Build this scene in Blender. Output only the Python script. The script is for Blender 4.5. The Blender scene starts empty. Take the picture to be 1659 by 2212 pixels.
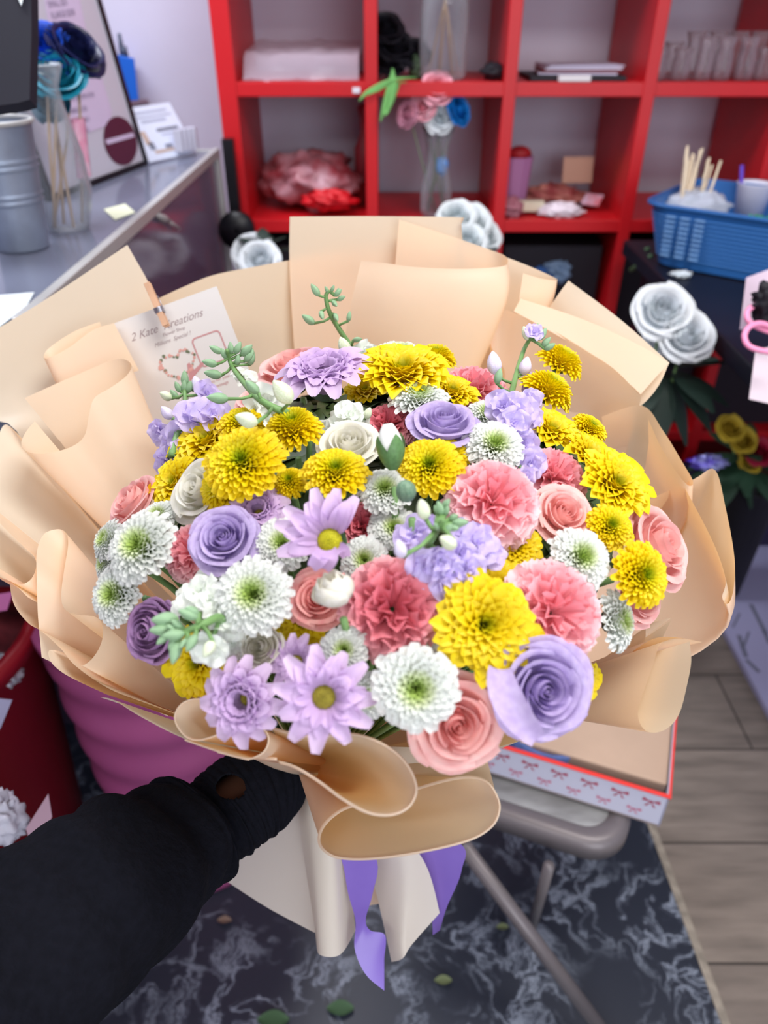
import bpy, math, random
from mathutils import Vector, Matrix, noise
R = math.radians
# ------------------------------------------------------------------ camera, world, lights, exposure
SC = bpy.context.scene
COL = SC.collection
FPX, CX, CY = 1600.0, 829.5, 1106.0
PITCH = R(34.4)
CAM = Vector((0, 0, 1.5))
FW = Vector((0, math.cos(PITCH), -math.sin(PITCH)))
UP = Vector((0, math.sin(PITCH), math.cos(PITCH)))
RT = Vector((1, 0, 0))
cd = bpy.data.cameras.new('camera')
cam = bpy.data.objects.new('camera', cd); COL.objects.link(cam)
cam.location = CAM; cam.rotation_euler = (R(90) - PITCH, 0, 0)
cd.sensor_fit = 'AUTO'; cd.sensor_width = 36; cd.lens = FPX / 2212 * 36
cd.clip_start = 0.02
cd.dof.use_dof = True; cd.dof.focus_distance = 0.53; cd.dof.aperture_fstop = 5.5
SC.camera = cam
w = bpy.data.worlds.new('world'); SC.world = w; w.use_nodes = True
w.node_tree.nodes['Background'].inputs[0].default_value = (0.80, 0.86, 1.0, 1)
w.node_tree.nodes['Background'].inputs[1].default_value = 0.6
SC.view_settings.view_transform = 'Standard'; SC.view_settings.look = 'None'
SC.view_settings.gamma = 1; SC.view_settings.use_curve_mapping = False
SC.view_settings.exposure = 0.5
SC.cycles.max_bounces = 14; SC.cycles.diffuse_bounces = 8; SC.cycles.transmission_bounces = 12; SC.cycles.transparent_max_bounces = 24
def area(name, loc, rot, sx, sy, power, col):
    d = bpy.data.lights.new(name, 'AREA'); d.shape = 'RECTANGLE'; d.size = sx; d.size_y = sy
    d.energy = power; d.color = col
    o = bpy.data.objects.new(name, d); COL.objects.link(o); o.location = loc; o.rotation_euler = rot
    return o
area('ceiling_lamp', (0.7, 0.35, 2.66), (0, 0, 0), 1.2, 0.5, 23, (1.0, 0.97, 0.93))
area('ceiling_lamp', (-0.9, 1.7, 2.66), (0, 0, 0), 1.2, 0.5, 25, (0.90, 0.93, 1.0))
area('ceiling_lamp', (-0.6, -1.3, 2.66), (0, 0, 0), 1.2, 0.6, 17, (1.0, 0.97, 0.93))
area('front_fill_light', (1.3, -2.3, 1.6), (R(90), 0, 0), 2.0, 1.6, 38, (0.90, 0.95, 1.0))  # added fill light from behind the camera, brightens the paper; no window modelled
# ------------------------------------------------------------------ helpers
def at(px, py, d):
    return CAM + (FW + RT * ((px - CX) / FPX) - UP * ((py - CY) / FPX)) * d
def ray(px, py):
    return FW + RT * ((px - CX) / FPX) - UP * ((py - CY) / FPX)
def onz(px, py, z):
    r = ray(px, py); return CAM + r * ((z - CAM.z) / r.z)
def ony(px, py, Y):
    r = ray(px, py); return CAM + r * (Y / r.y)
def onx(px, py, X):
    r = ray(px, py); return CAM + r * (X / r.x)
def proj(p):
    v = p - CAM; d = v.dot(FW)
    return CX + v.dot(RT) / d * FPX, CY - v.dot(UP) / d * FPX
def V(*a): return Vector(a)
def lin(c):
    c = c / 255.0
    return c / 12.92 if c <= 0.04045 else ((c + 0.055) / 1.055) ** 2.4
def rgb(r, g, b): return (lin(r), lin(g), lin(b), 1)
MATS = {}
def mat(name, col, rough=0.6, trans=0.0, metal=0.0, nz=0.0, nscale=30, bump=0.0, spec=0.4, col2=None, radial=None, emit=0, glass=0.0, alpha=None, nstretch=None, sheen=0.0, tcol=None):
    if name in MATS: return MATS[name]
    m = bpy.data.materials.new(name); m.use_nodes = True
    nt = m.node_tree; N = nt.nodes; L = nt.links
    b = N['Principled BSDF']; out = N['Material Output']
    b.inputs['Base Color'].default_value = col
    b.inputs['Roughness'].default_value = rough
    b.inputs['Metallic'].default_value = metal
    b.inputs['Specular IOR Level'].default_value = spec
    if sheen: b.inputs['Sheen Weight'].default_value = sheen
    if glass: b.inputs['Transmission Weight'].default_value = glass
    csock = None
    tc = N.new('ShaderNodeTexCoord')
    if radial:
        sep = N.new('ShaderNodeVectorMath'); sep.operation = 'MULTIPLY'; sep.inputs[1].default_value = (1, 1, 0)
        L.new(tc.outputs['Object'], sep.inputs[0])
        ln = N.new('ShaderNodeVectorMath'); ln.operation = 'LENGTH'; L.new(sep.outputs[0], ln.inputs[0])
        rp = N.new('ShaderNodeValToRGB'); L.new(ln.outputs['Value'], rp.inputs[0])
        e = rp.color_ramp.elements
        e[0].position = radial[0][0]; e[0].color = radial[0][1]
        e[1].position = radial[-1][0]; e[1].color = radial[-1][1]
        for p, c in radial[1:-1]:
            q = e.new(p); q.color = c
        csock = rp.outputs[0]
    if nz or bump or col2:
        no = N.new('ShaderNodeTexNoise'); no.inputs['Scale'].default_value = nscale; no.inputs['Detail'].default_value = 5
        if nstretch:
            mp = N.new('ShaderNodeMapping'); mp.inputs['Scale'].default_value = nstretch
            L.new(tc.outputs['Object'], mp.inputs[0]); L.new(mp.outputs[0], no.inputs['Vector'])
        else: L.new(tc.outputs['Object'], no.inputs['Vector'])
        if nz or col2:
            mx = N.new('ShaderNodeMix'); mx.data_type = 'RGBA'
            cr = N.new('ShaderNodeValToRGB'); L.new(no.outputs[0], cr.inputs[0])
            cr.color_ramp.elements[0].position = 0.35; cr.color_ramp.elements[1].position = 0.65
            L.new(cr.outputs[0], mx.inputs['Factor'])
            if csock:
                L.new(csock, mx.inputs[6])
                hm = N.new('ShaderNodeMix'); hm.data_type = 'RGBA'; hm.inputs['Factor'].default_value = nz
                L.new(csock, hm.inputs[6]); hm.inputs[7].default_value = col2 or (1, 1, 1, 1)
                L.new(hm.outputs[2], mx.inputs[7])
            else:
                mx.inputs[6].default_value = col
                mx.inputs[7].default_value = col2 if col2 else tuple(min(1, c * (1 - nz)) for c in col[:3]) + (1,)
            csock = mx.outputs[2]
        if bump:
            bp = N.new('ShaderNodeBump'); bp.inputs['Strength'].default_value = bump; bp.inputs['Distance'].default_value = 0.01
            L.new(no.outputs[0], bp.inputs['Height']); L.new(bp.outputs[0], b.inputs['Normal'])
    if csock: L.new(csock, b.inputs['Base Color'])
    if emit:
        b.inputs['Emission Color'].default_value = col; b.inputs['Emission Strength'].default_value = emit
    sh = b.outputs[0]
    if trans:
        t = N.new('ShaderNodeBsdfTranslucent')
        if tcol: t.inputs[0].default_value = tcol
        elif csock: L.new(csock, t.inputs[0])
        else: t.inputs[0].default_value = col
        ms = N.new('ShaderNodeMixShader'); ms.inputs[0].default_value = trans
        L.new(sh, ms.inputs[1]); L.new(t.outputs[0], ms.inputs[2]); sh = ms.outputs[0]
    if alpha is not None:
        t = N.new('ShaderNodeBsdfTransparent')
        lw = N.new('ShaderNodeLayerWeight'); lw.inputs[0].default_value = 0.35
        ma = N.new('ShaderNodeMath'); ma.operation = 'MULTIPLY_ADD'; ma.inputs[1].default_value = 1 - alpha; ma.inputs[2].default_value = alpha
        ma.use_clamp = True
        L.new(lw.outputs['Facing'], ma.inputs[0])
        ms = N.new('ShaderNodeMixShader'); L.new(ma.outputs[0], ms.inputs[0])
        L.new(t.outputs[0], ms.inputs[1]); L.new(sh, ms.inputs[2]); sh = ms.outputs[0]
    L.new(sh, out.inputs[0])
    MATS[name] = m
    return m
def wloc(o):
    v = Vector((0, 0, 0))
    while o is not None:
        v += o.location; o = o.parent
    return v
def tag(o, label=None, cat=None, group=None, kind=None):
    if label: o['label'] = label
    if cat: o['category'] = cat
    if group: o['group'] = group
    if kind: o['kind'] = kind
    return o
def thing(name, label, cat, loc=(0, 0, 0), group=None):
    o = bpy.data.objects.new(name, None); COL.objects.link(o); o.location = loc
    o.empty_display_size = 0.02
    return tag(o, label, cat, group)
class MB:
    def __init__(s): s.v = []; s.f = []; s.m = []
    def add(s, vs, fs, mi=0, M=None):
        o = len(s.v)
        s.v += [(M @ Vector(v)) if M is not None else Vector(v) for v in vs]
        s.f += [tuple(i + o for i in f) for f in fs]; s.m += [mi] * len(fs)
    def grid(s, rows, mi=0, M=None, closeu=False, flip=False):
        n = len(rows[0]); vs = [p for r in rows for p in r]; fs = []
        for i in range(len(rows) - 1):
            for j in range(n if closeu else n - 1):
                k = (j + 1) % n
                q = (i * n + j, i * n + k, (i + 1) * n + k, (i + 1) * n + j)
                fs.append(q[::-1] if flip else q)
        s.add(vs, fs, mi, M)
    def box(s, c, size, M=None, mi=0):
        x, y, z = size[0] / 2, size[1] / 2, size[2] / 2; c = Vector(c)
        vs = [c + Vector(((-1) ** (i & 1 == 0) * x, (-1) ** (i >> 1 & 1 == 0) * y, (-1) ** (i >> 2 & 1 == 0) * z)) for i in range(8)]
        s.add(vs, [(0, 2, 3, 1), (4, 5, 7, 6), (0, 1, 5, 4), (2, 6, 7, 3), (0, 4, 6, 2), (1, 3, 7, 5)], mi, M)
    def hexa(s, b, t, mi=0):
        n = len(b); s.add(list(b) + list(t), [tuple(range(n))[::-1], tuple(range(n, 2 * n))] + [(i, (i + 1) % n, (i + 1) % n + n, i + n) for i in range(n)], mi)
    def tube(s, pts, rad, n=8, mi=0, cap=True, M=None):
        pts = [Vector(p) for p in pts]
        if not isinstance(rad, (list, tuple)): rad = [rad] * len(pts)
        rows = []; up = None
        for i, p in enumerate(pts):
            t = (pts[min(i + 1, len(pts) - 1)] - pts[max(i - 1, 0)]).normalized()
            if up is None:
                up = t.orthogonal().normalized()
            else:
                up = (up - t * up.dot(t)).normalized()
            b = t.cross(up)
            rows.append([p + (up * math.cos(a) + b * math.sin(a)) * rad[i] for a in [2 * math.pi * k / n for k in range(n)]])
        s.grid(rows, mi, M, closeu=True)
        if cap:
            o = len(s.v) - len(rows) * n
            s.f.append(tuple(range(o, o + n))[::-1]); s.m.append(mi)
            o2 = len(s.v) - n
            s.f.append(tuple(range(o2, o2 + n))); s.m.append(mi)
    def lathe(s, prof, c=(0, 0, 0), n=28, mi=0, M=None, sy=1.0):
        c = Vector(c)
        s.grid([[c + Vector((r * math.cos(2 * math.pi * k / n), sy * r * math.sin(2 * math.pi * k / n), z)) for k in range(n)] for r, z in prof], mi, M, closeu=True)
    def ball(s, c, r, n=12, mi=0, M=None, m=8):
        if not isinstance(r, (tuple, list)): r = (r, r, r)
        c = Vector(c); rows = []
        for i in range(m + 1):
            t = math.pi * i / m - math.pi / 2
            cr = max(math.cos(t), 0.02)
            rows.append([c + Vector((r[0] * cr * math.cos(2 * math.pi * k / n), r[1] * cr * math.sin(2 * math.pi * k / n), r[2] * math.sin(t))) for k in range(n)])
        s.grid(rows, mi, M, closeu=True)
    def mesh(s, name, mats, off=None, smooth=True):
        me = bpy.data.meshes.new(name)
        off = off or Vector((0, 0, 0))
        me.from_pydata([tuple(v - off) for v in s.v], [], s.f)
        if not isinstance(mats, (list, tuple)): mats = [mats]
        for m in mats: me.materials.append(m)
        me.polygons.foreach_set('material_index', s.m)
        if smooth: me.polygons.foreach_set('use_smooth', [True] * len(s.f))
        me.update(); return me
    def build(s, name, mats, parent=None, smooth=False, bevel=0, solid=0, subd=0, loc=None):
        if parent is None and loc is None:
            bb = [sum(v[i] for v in s.v) / len(s.v) for i in range(3)]
            loc = Vector((bb[0], bb[1], min(v[2] for v in s.v)))
        off = wloc(parent) if parent else Vector(loc)
        o = bpy.data.objects.new(name, s.mesh(name, mats, off, smooth)); COL.objects.link(o)
        if parent: o.parent = parent
        else: o.location = off
        if solid:
            md = o.modifiers.new('s', 'SOLIDIFY'); md.thickness = solid; md.offset = 0
        if bevel:
            md = o.modifiers.new('b', 'BEVEL'); md.width = bevel; md.segments = 2; md.limit_method = 'ANGLE'
        if subd:
            md = o.modifiers.new('d', 'SUBSURF'); md.levels = subd; md.render_levels = subd
        return o
def crm(pts, n):
    """Catmull-Rom through points, n samples; centripetal enough for these curves"""
    P = [Vector(p) for p in pts]; m = len(P); out = []
    for k in range(n):
        t = k / (n - 1) * (m - 1); i = min(int(t), m - 2); u = t - i
        a, b, c, d = P[max(i - 1, 0)], P[i], P[i + 1], P[min(i + 2, m - 1)]
        out.append(0.5 * ((2 * b) + (c - a) * u + (2 * a - 5 * b + 4 * c - d) * u * u + (3 * b - a - 3 * c + d) * u ** 3))
    return out
def bez(a, b, c, t): return a * (1 - t) ** 2 + b * 2 * t * (1 - t) + c * t * t
def textmesh(txt, size, M, m, name, parent, shear=0.0, align='LEFT'):
    cu = bpy.data.curves.new('t', 'FONT'); cu.body = txt; cu.size = size; cu.shear = shear; cu.align_x = align
    o = bpy.data.objects.new('t', cu); COL.objects.link(o)
    me = bpy.data.meshes.new_from_object(o.evaluated_get(bpy.context.evaluated_depsgraph_get()))
    bpy.data.objects.remove(o)
    off = wloc(parent); me.transform(Matrix.Translation(-off) @ M)
    me.materials.clear(); me.materials.append(m)
    q = bpy.data.objects.new(name, me); COL.objects.link(q); q.parent = parent
    return q
def frame(o, x, y):
    """matrix with origin o, x axis, y roughly, z = x cross y"""
    x = x.normalized(); z = x.cross(y).normalized(); y = z.cross(x)
    M = Matrix((x, y, z)).transposed().to_4x4(); M.translation = o
    return M
# ------------------------------------------------------------------ setting: room shell
m_wall = mat('wall_paint', rgb(205, 203, 222), 0.8, nz=0.06, nscale=3)
m_ceil = mat('ceiling_paint', rgb(225, 225, 225), 0.9)
def planks():
    m = bpy.data.materials.new('grey_planks'); m.use_nodes = True
    nt = m.node_tree; N = nt.nodes; L = nt.links; b = N['Principled BSDF']
    tc = N.new('ShaderNodeTexCoord'); mp = N.new('ShaderNodeMapping'); mp.inputs['Location'].default_value = (0.3, 0.06, 0)
    L.new(tc.outputs['Object'], mp.inputs[0])
    br = N.new('ShaderNodeTexBrick'); br.inputs['Scale'].default_value = 1; br.inputs['Brick Width'].default_value = 1.2
    br.inputs['Row Height'].default_value = 0.245; br.inputs['Mortar Size'].default_value = 0.0025
    br.inputs['Color1'].default_value = rgb(146, 134, 124); br.inputs['Color2'].default_value = rgb(128, 117, 109); br.inputs['Mortar'].default_value = rgb(62, 56, 52)
    L.new(mp.outputs[0], br.inputs[0])
    n = N.new('ShaderNodeTexNoise'); n.inputs['Scale'].default_value = 6; n.inputs['Detail'].default_value = 6
    m2 = N.new('ShaderNodeMapping'); m2.inputs['Scale'].default_value = (1, 6, 1); L.new(tc.outputs['Object'], m2.inputs[0]); L.new(m2.outputs[0], n.inputs['Vector'])
    cr = N.new('ShaderNodeValToRGB'); cr.color_ramp.elements[0].position = 0.3; cr.color_ramp.elements[1].position = 0.75
    cr.color_ramp.elements[0].color = (0.65, 0.65, 0.65, 1); cr.color_ramp.elements[1].color = (1.15, 1.15, 1.15, 1)
    L.new(n.outputs[0], cr.inputs[0])
    mx = N.new('ShaderNodeMix'); mx.data_type = 'RGBA'; mx.blend_type = 'MULTIPLY'; mx.inputs['Factor'].default_value = 1
    L.new(br.outputs[0], mx.inputs[6]); L.new(cr.outputs[0], mx.inputs[7]); L.new(mx.outputs[2], b.inputs['Base Color'])
    b.inputs['Roughness'].default_value = 0.5
    return m
def marble():
    m = bpy.data.materials.new('dark_marble_vinyl'); m.use_nodes = True
    nt = m.node_tree; N = nt.nodes; L = nt.links; b = N['Principled BSDF']
    tc = N.new('ShaderNodeTexCoord')
    n0 = N.new('ShaderNodeTexNoise'); n0.inputs['Scale'].default_value = 6; n0.inputs['Detail'].default_value = 5
    L.new(tc.outputs['Object'], n0.inputs['Vector'])
    vm = N.new('ShaderNodeVectorMath'); vm.operation = 'MULTIPLY_ADD'; vm.inputs[1].default_value = (0.35, 0.35, 0)
    L.new(n0.outputs['Color'], vm.inputs[0]); L.new(tc.outputs['Object'], vm.inputs[2])
    n1 = N.new('ShaderNodeTexNoise'); n1.inputs['Scale'].default_value = 10; n1.inputs['Detail'].default_value = 8; n1.inputs['Roughness'].default_value = 0.62
    L.new(vm.outputs[0], n1.inputs['Vector'])
    # veins: |noise - 0.5| near zero
    s = N.new('ShaderNodeMath'); s.operation = 'SUBTRACT'; s.inputs[1].default_value = 0.5; L.new(n1.outputs[0], s.inputs[0])
    a = N.new('ShaderNodeMath'); a.operation = 'ABSOLUTE'; L.new(s.outputs[0], a.inputs[0])
    cr = N.new('ShaderNodeValToRGB'); L.new(a.outputs[0], cr.inputs[0])
    e = cr.color_ramp.elements
    e[0].position = 0.0; e[0].color = rgb(150, 160, 176); e[1].position = 0.05; e[1].color = rgb(44, 49, 62)
    q = e.new(0.018); q.color = rgb(92, 99, 114)
    n2 = N.new('ShaderNodeTexNoise'); n2.inputs['Scale'].default_value = 6; L.new(tc.outputs['Object'], n2.inputs['Vector'])
    c2 = N.new('ShaderNodeValToRGB'); c2.color_ramp.elements[0].position = 0.38; c2.color_ramp.elements[1].position = 0.58
    L.new(n2.outputs[0], c2.inputs[0])
    mx = N.new('ShaderNodeMix'); mx.data_type = 'RGBA'; L.new(c2.outputs[0], mx.inputs['Factor'])
    mx.inputs[6].default_value = rgb(44, 49, 62); L.new(cr.outputs[0], mx.inputs[7])
    L.new(mx.outputs[2], b.inputs['Base Color']); b.inputs['Roughness'].default_value = 0.35
    return m
def slab(name, x0, x1, y0, y1, z0, z1, m):
    b = MB(); b.box(((x0 + x1) / 2, (y0 + y1) / 2, (z0 + z1) / 2), (x1 - x0, y1 - y0, z1 - z0))
    o = b.build(name, m, loc=(0, 0, 0)); o['kind'] = 'structure'; return o
slab('floor', -2.6, 3.0, -2.8, 2.7, -0.1, 0, planks())
slab('ceiling', -2.6, 3.0, -2.8, 2.8, 2.7, 2.8, m_ceil)
slab('wall_back', -2.6, 3.0, 2.7, 2.8, 0, 2.7, m_wall)
slab('wall_left', -2.7, -2.6, -2.8, 2.8, 0, 2.7, m_wall)
slab('wall_right', 3.0, 3.1, -2.8, 2.8, 0, 2.7, m_wall)
slab('wall_front', -2.6, 3.0, -2.9, -2.8, 0, 2.7, m_wall)
p1 = onz(1400, 1780, 0); p2 = onz(1560, 2212, 0); dd = (p2 - p1)
pa = p1 - dd * 1.8; pb = p2 + dd * 2.5
b = MB(); q = [V(-1.7, pa.y, 0.001), V(-1.7, pb.y, 0.001), V(pb.x, pb.y, 0.001), V(pa.x, pa.y, 0.001)]
b.hexa(q, [v + V(0, 0, 0.003) for v in q])
vin = b.build('vinyl_floor_mat', marble(), loc=(0, 0, 0)); tag(vin, 'dark marble patterned vinyl mat covering the grey plank floor', 'floor mat')
b = MB(); e1 = V(0.012, 0, 0)
q = [pa + e1 * -0.3, pb + e1 * -0.3, pb + e1, pa + e1]
q = [V(v.x, v.y, 0.001) for v in q]; b.hexa(q[::-1], [v + V(0, 0, 0.005) for v in q[::-1]])
o = b.build('edge_strip', mat('strip', rgb(172, 162, 148), 0.6, nz=0.4, nscale=40), loc=(0, 0, 0)); tag(o, 'pale worn strip along the edge of the dark marble floor mat', 'trim strip')
# ------------------------------------------------------------------ red cube shelf
m_red = mat('red_paint', rgb(205, 22, 32), 0.42, nz=0.12, nscale=4)
SY = 2.27; SD = 0.40
XS = [-0.411, -0.034, 0.336, 0.709, 1.082, 1.455]; ZS = [0.263, 0.613, 0.963, 1.313, 1.663, 2.013]
sh = thing('cube_shelf', 'red wooden cube shelf against the back wall', 'shelf', (0.5, SY + SD / 2, 0))
tw = 0.034
for i, x in enumerate(XS):
    b = MB(); t = 0.05 if i == 0 else tw
    b.box((x - (0.008 if i == 0 else 0), SY + SD / 2, 1.0 + 0.015), (t, SD, 2.03)); b.build('upright', m_red, sh, bevel=0.002)
for z in ZS:
    b = MB(); b.box(((XS[0] + XS[-1]) / 2, SY + SD / 2 + 0.001, z), (XS[-1] - XS[0] - 0.01, SD - 0.004, tw)); b.build('shelf_board', m_red, sh, bevel=0.002)
b = MB(); b.box(((XS[0] + XS[-1]) / 2, SY + SD / 2 + 0.001, 0.04), (XS[-1] - XS[0] - 0.01, SD - 0.004, 0.08)); b.build('base_board', m_red, sh)
b = MB()
for x, z in [(XS[1] - 0.04, 1.312)]:
    b.box((x, SY - 0.0015, z), (0.02, 0.002, 0.014))
b.build('price_sticker', mat('sticker', rgb(230, 225, 235), 0.5), sh)
m_dark = mat('dark_things', rgb(22, 20, 30), 0.6)
def shelf_z(i): return ZS[i] + tw / 2
# ------------------------------------------------------------------ bouquet frame
BO = at(835, 1180, 0.62)                                    # centre of the flower dome
BN = (UP * 0.85 - FW * 0.53).normalized()                   # bouquet axis (points out of the flowers)
BU = RT.copy(); BV = BN.cross(BU).normalized()
TIE = at(665, 1680, 0.66)
EA, EC = 0.25, 0.145
def dome(px, py):
    r = ray(px, py); o = CAM - BO
    def loc(v): return Vector((v.dot(BU) / EA, v.dot(BV) / EA, v.dot(BN) / EC))
    O, D = loc(o), loc(r)
    a, b, c = D.dot(D), 2 * O.dot(D), O.dot(O) - 1
    q = b * b - 4 * a * c
    t = (-b - math.sqrt(q)) / (2 * a) if q > 0 else -b / (2 * a)
    p = CAM + r * t; l = loc(p - BO)
    n = (BU * l.x / EA + BV * l.y / EA + BN * l.z / EC).normalized()
    return p, n, t
GR = 2.399963
C_W = rgb(230, 234, 228)
def petal_rows(base, ctrl, tip, w0, w1, wt, cup, side, nrm, nl=5, nw=3, point=0.0):
    rows = []
    for i in range(nl + 1):
        t = i / nl; c = bez(base, ctrl, tip, t)
        wd = (w0 + (w1 - w0) * math.sin(min(1, t / 0.72) * math.pi / 2)) if t < 0.72 else w1 + (wt - w1) * ((t - 0.72) / 0.28) ** (2.2 - point)
        rows.append([c + side * wd * u + nrm * cup * wd * (u * u) for u in [k / (nw - 1) * 2 - 1 for k in range(nw)]])
    return rows
def mum_mesh(rng, N=170, wide=1.0, dome_h=0.58, pointed=False, droop=0.0, inner=0.0, jag=0.06):
    """petals of a chrysanthemum head, unit radius, +z outwards"""
    b = MB()
    for i in range(N):
        s = (i + 0.7) / N; e = max(s ** 0.52, inner); a = i * GR + rng.uniform(-.08, .08)
        rad = V(math.cos(a), math.sin(a), 0); tan = V(-math.sin(a), math.cos(a), 0)
        j = 1 + rng.uniform(-jag, jag)
        h = dome_h * (1 - e ** 2.6) * (1 - .28 * max(0, 1 - e / .32)) - droop * max(0, e - .6) ** 1.5
        tip = rad * e * j + V(0, 0, h + rng.uniform(-.03, .03))
        base = rad * (0.22 * e) + V(0, 0, -0.22 * (1 - e * .3))
        ctrl = rad * (0.34 * e + 0.42 * e * e) + V(0, 0, h * 0.72 + 0.20 * e)
        tip = tip + V(0, 0, .05 * e)
        L = (tip - base).length
        wd = (0.028 + 0.078 * e) * wide
        nrm = (V(0, 0, 1) * e - rad * (1 - e) ).normalized()
        rows = petal_rows(base, ctrl, tip, wd * .4, wd, wd * (0.12 if pointed else 0.62), 0.75 if not pointed else .5, tan, nrm, point=0.8 if pointed else 0)
        b.grid(rows)
    return b
def rose_petal(b, a0, half, r0, r1, r2, h0, h1, curl=0.0, spiral=0.0, mi=0, M=None, nu=9, nv=7, rng=None, lip=0.0):
    rows = []
    ph = rng.uniform(0, 6) if rng else 0
    for i in range(nv + 1):
        v = i / nv
        row = []
        for j in range(nu + 1):
            u = j / nu * 2 - 1
            prof = r0 + (r1 - r0) * math.sin(min(1, v / .55) * math.pi / 2) if v < .55 else r1 + (r2 - r1) * ((v - .55) / .45) ** 1.4
            top = h1 * (1 - 0.16 * u * u - .10 * abs(u) ** 4) 
            z = h0 + (top - h0) * (v ** 0.85)
            rr = prof + spiral * u * v
            if v > .75:
                k = (v - .75) / .25
                rr += curl * k * k; z -= curl * 0.75 * k * k
            rr += lip * math.sin(u * 5 + ph) * max(0, v - .5)
            wdt = half * (0.55 + 0.45 * math.sin(min(1, v / .6) * math.pi / 2)) * (1 - 0.10 * max(0, v - .8) / .2)
            a = a0 + u * wdt
            row.append(V(rr * math.cos(a), rr * math.sin(a), z))
        rows.append(row)
    b.grid(rows, mi, M)
def rose_parts(rng, openness=1.0):
    """list of meshes: heart, then petals"""
    out = []
    b = MB(); rows = []
    nn = 60
    for i in range(5):
        v = i / 4; row = []
        for j in range(nn):
            t = j / (nn - 1); a = t * math.pi * 4.2
            r = (0.03 + 0.20 * t ** .9) * (0.55 + .45 * math.sin(math.pi * min(1, .25 + v * .55)))
            row.append(V(r * math.cos(a) , r * math.sin(a), -0.3 + v * (0.72 - .10 * t + .02 * math.sin(3 * a)) ))
        rows.append(row)
    b.grid(rows); out.append(('rose_heart', b))
    a = rng.uniform(0, 6)
    spec = [(2, .12, .26, .27, .47, 0.0, .07), (3, .14, .38, .40, .47, .03, .08), (3, .16, .54, .58, .42, .07, .07), (4, .18, .72, .80, .30, .13, .06), (4, .2, .86, .96, .10, .15, .04)]
    for li, (n, r0, r1, r2, h1, curl, sp) in enumerate(spec):
        a += rng.uniform(.5, 1.1)
        for k in range(n):
            b = MB()
            rose_petal(b, a + 2 * math.pi * k / n + rng.uniform(-.12, .12), math.pi / n * 1.38, r0, r1 * (1 + rng.uniform(-.03, .03)), r2 * openness * (1 + rng.uniform(-.04, .04)),
                       -0.42, h1 + rng.uniform(-.03, .03), curl, sp, rng=rng, lip=.02 + .012 * li)
            out.append(('petal', b))
    return out
def carnation_mesh(rng, N=34):
    b = MB()
    for i in range(N):
        s = (i + .6) / N; e = s ** .55; a = i * GR + rng.uniform(-.15, .15)
        el = R(84 - 92 * e ** 1.3); L = 0.62 + .42 * e
        rad = V(math.cos(a), math.sin(a), 0); tan = V(-math.sin(a), math.cos(a), 0)
        up = V(0, 0, 1); dirv = rad * math.cos(el) + up * math.sin(el); nr = up * math.cos(el) - rad * math.sin(el)
        base = V(0, 0, -.42) + rad * .04
        k1, k2, ph, ph2 = rng.uniform(7, 10), rng.uniform(15, 20), rng.uniform(0, 6), rng.uniform(0, 6)
        nu, nv = 20, 5; rows = []; half = rng.uniform(.62, .8)
        for iv in range(nv + 1):
            v = iv / nv; row = []
            for j in range(nu + 1):
                u = j / nu * 2 - 1
                amp = (.085 * math.sin(k1 * u + ph) + .035 * math.sin(k2 * u + ph2)) * v ** 1.5 * 1.25
                rr = v * L * (1 - .12 * u * u) + (.035 * math.sin(k2 * u * 1.7 + ph) + rng.uniform(-.02, .02)) * (v > .95)
                sp = half * u * (.35 + .65 * v) * v * L
                bend = -.20 * v * v * e
                row.append(base + dirv * rr * math.sqrt(max(.1, 1 - .35 * u * u)) + tan * sp + nr * (amp + bend + .05 * u * u * v))
            rows.append(row)
        b.grid(rows)
    return b
def daisy_parts(rng, n=22, closed=0.0, sector=None, layers=2, disc=.24, pw=.155):
    out = []; idx = 0
    for l in range(layers):
        m = n // layers
        for k in range(m):
            a = 2 * math.pi * (k + .5 * (l % 2)) / m + rng.uniform(-.10, .10) + l * .33
            if sector and not any(s0 <= math.degrees(a) % 360 <= s1 for s0, s1 in sector): continue
            b = MB(); rad = V(math.cos(a), math.sin(a), 0); tan = V(-math.sin(a), math.cos(a), 0)
            L = (1.0 - .16 * l * (1 if closed < .5 else 1.2)) * rng.uniform(.9, 1.04); el = closed * (0.35 + l * 0.32) + rng.uniform(-.08, .1)
            tip = rad * L * math.cos(el) + V(0, 0, L * math.sin(el) - .05)
            base = rad * disc * .75 + V(0, 0, -.10 + .03 * l)
            ctrl = rad * (disc + .25 * L) + V(0, 0, .10 + .5 * closed + .06 * l)
            nr = (tip - base).cross(tan).normalized()
            if nr.z < 0: nr = -nr
            rows = []
            for i in range(8):
                t = i / 7; c = bez(base, ctrl, tip, t)
                wd = pw * (math.sin(math.pi * (0.10 + .80 * t ** .8)) ** .75) * 1.05
                rows.append([c + tan * wd * u + nr * (wd * (.5 * u * u + .07 * math.cos(u * 9)) ) for u in [x / 3 - 1 for x in range(7)]])
            b.grid(rows); out.append(('petal', b))
    return out
def disc_mesh(r=.24, h=.13, n=90):
    b = MB(); b.lathe([(.01, h), (r * .4, h * .93), (r * .75, h * .62), (r, 0), (r * .8, -.12)], n=20)
    for i in range(n):
        s = (i + .5) / n; e = math.sqrt(s) * r * .97; a = i * GR; z = h * (1 - (e / r) ** 2)
        b.ball((e * math.cos(a), e * math.sin(a), z), (r * .085, r * .085, r * .12), 6, m=4)
    return b
GREEN = (rgb(120, 150, 60)); 
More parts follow.
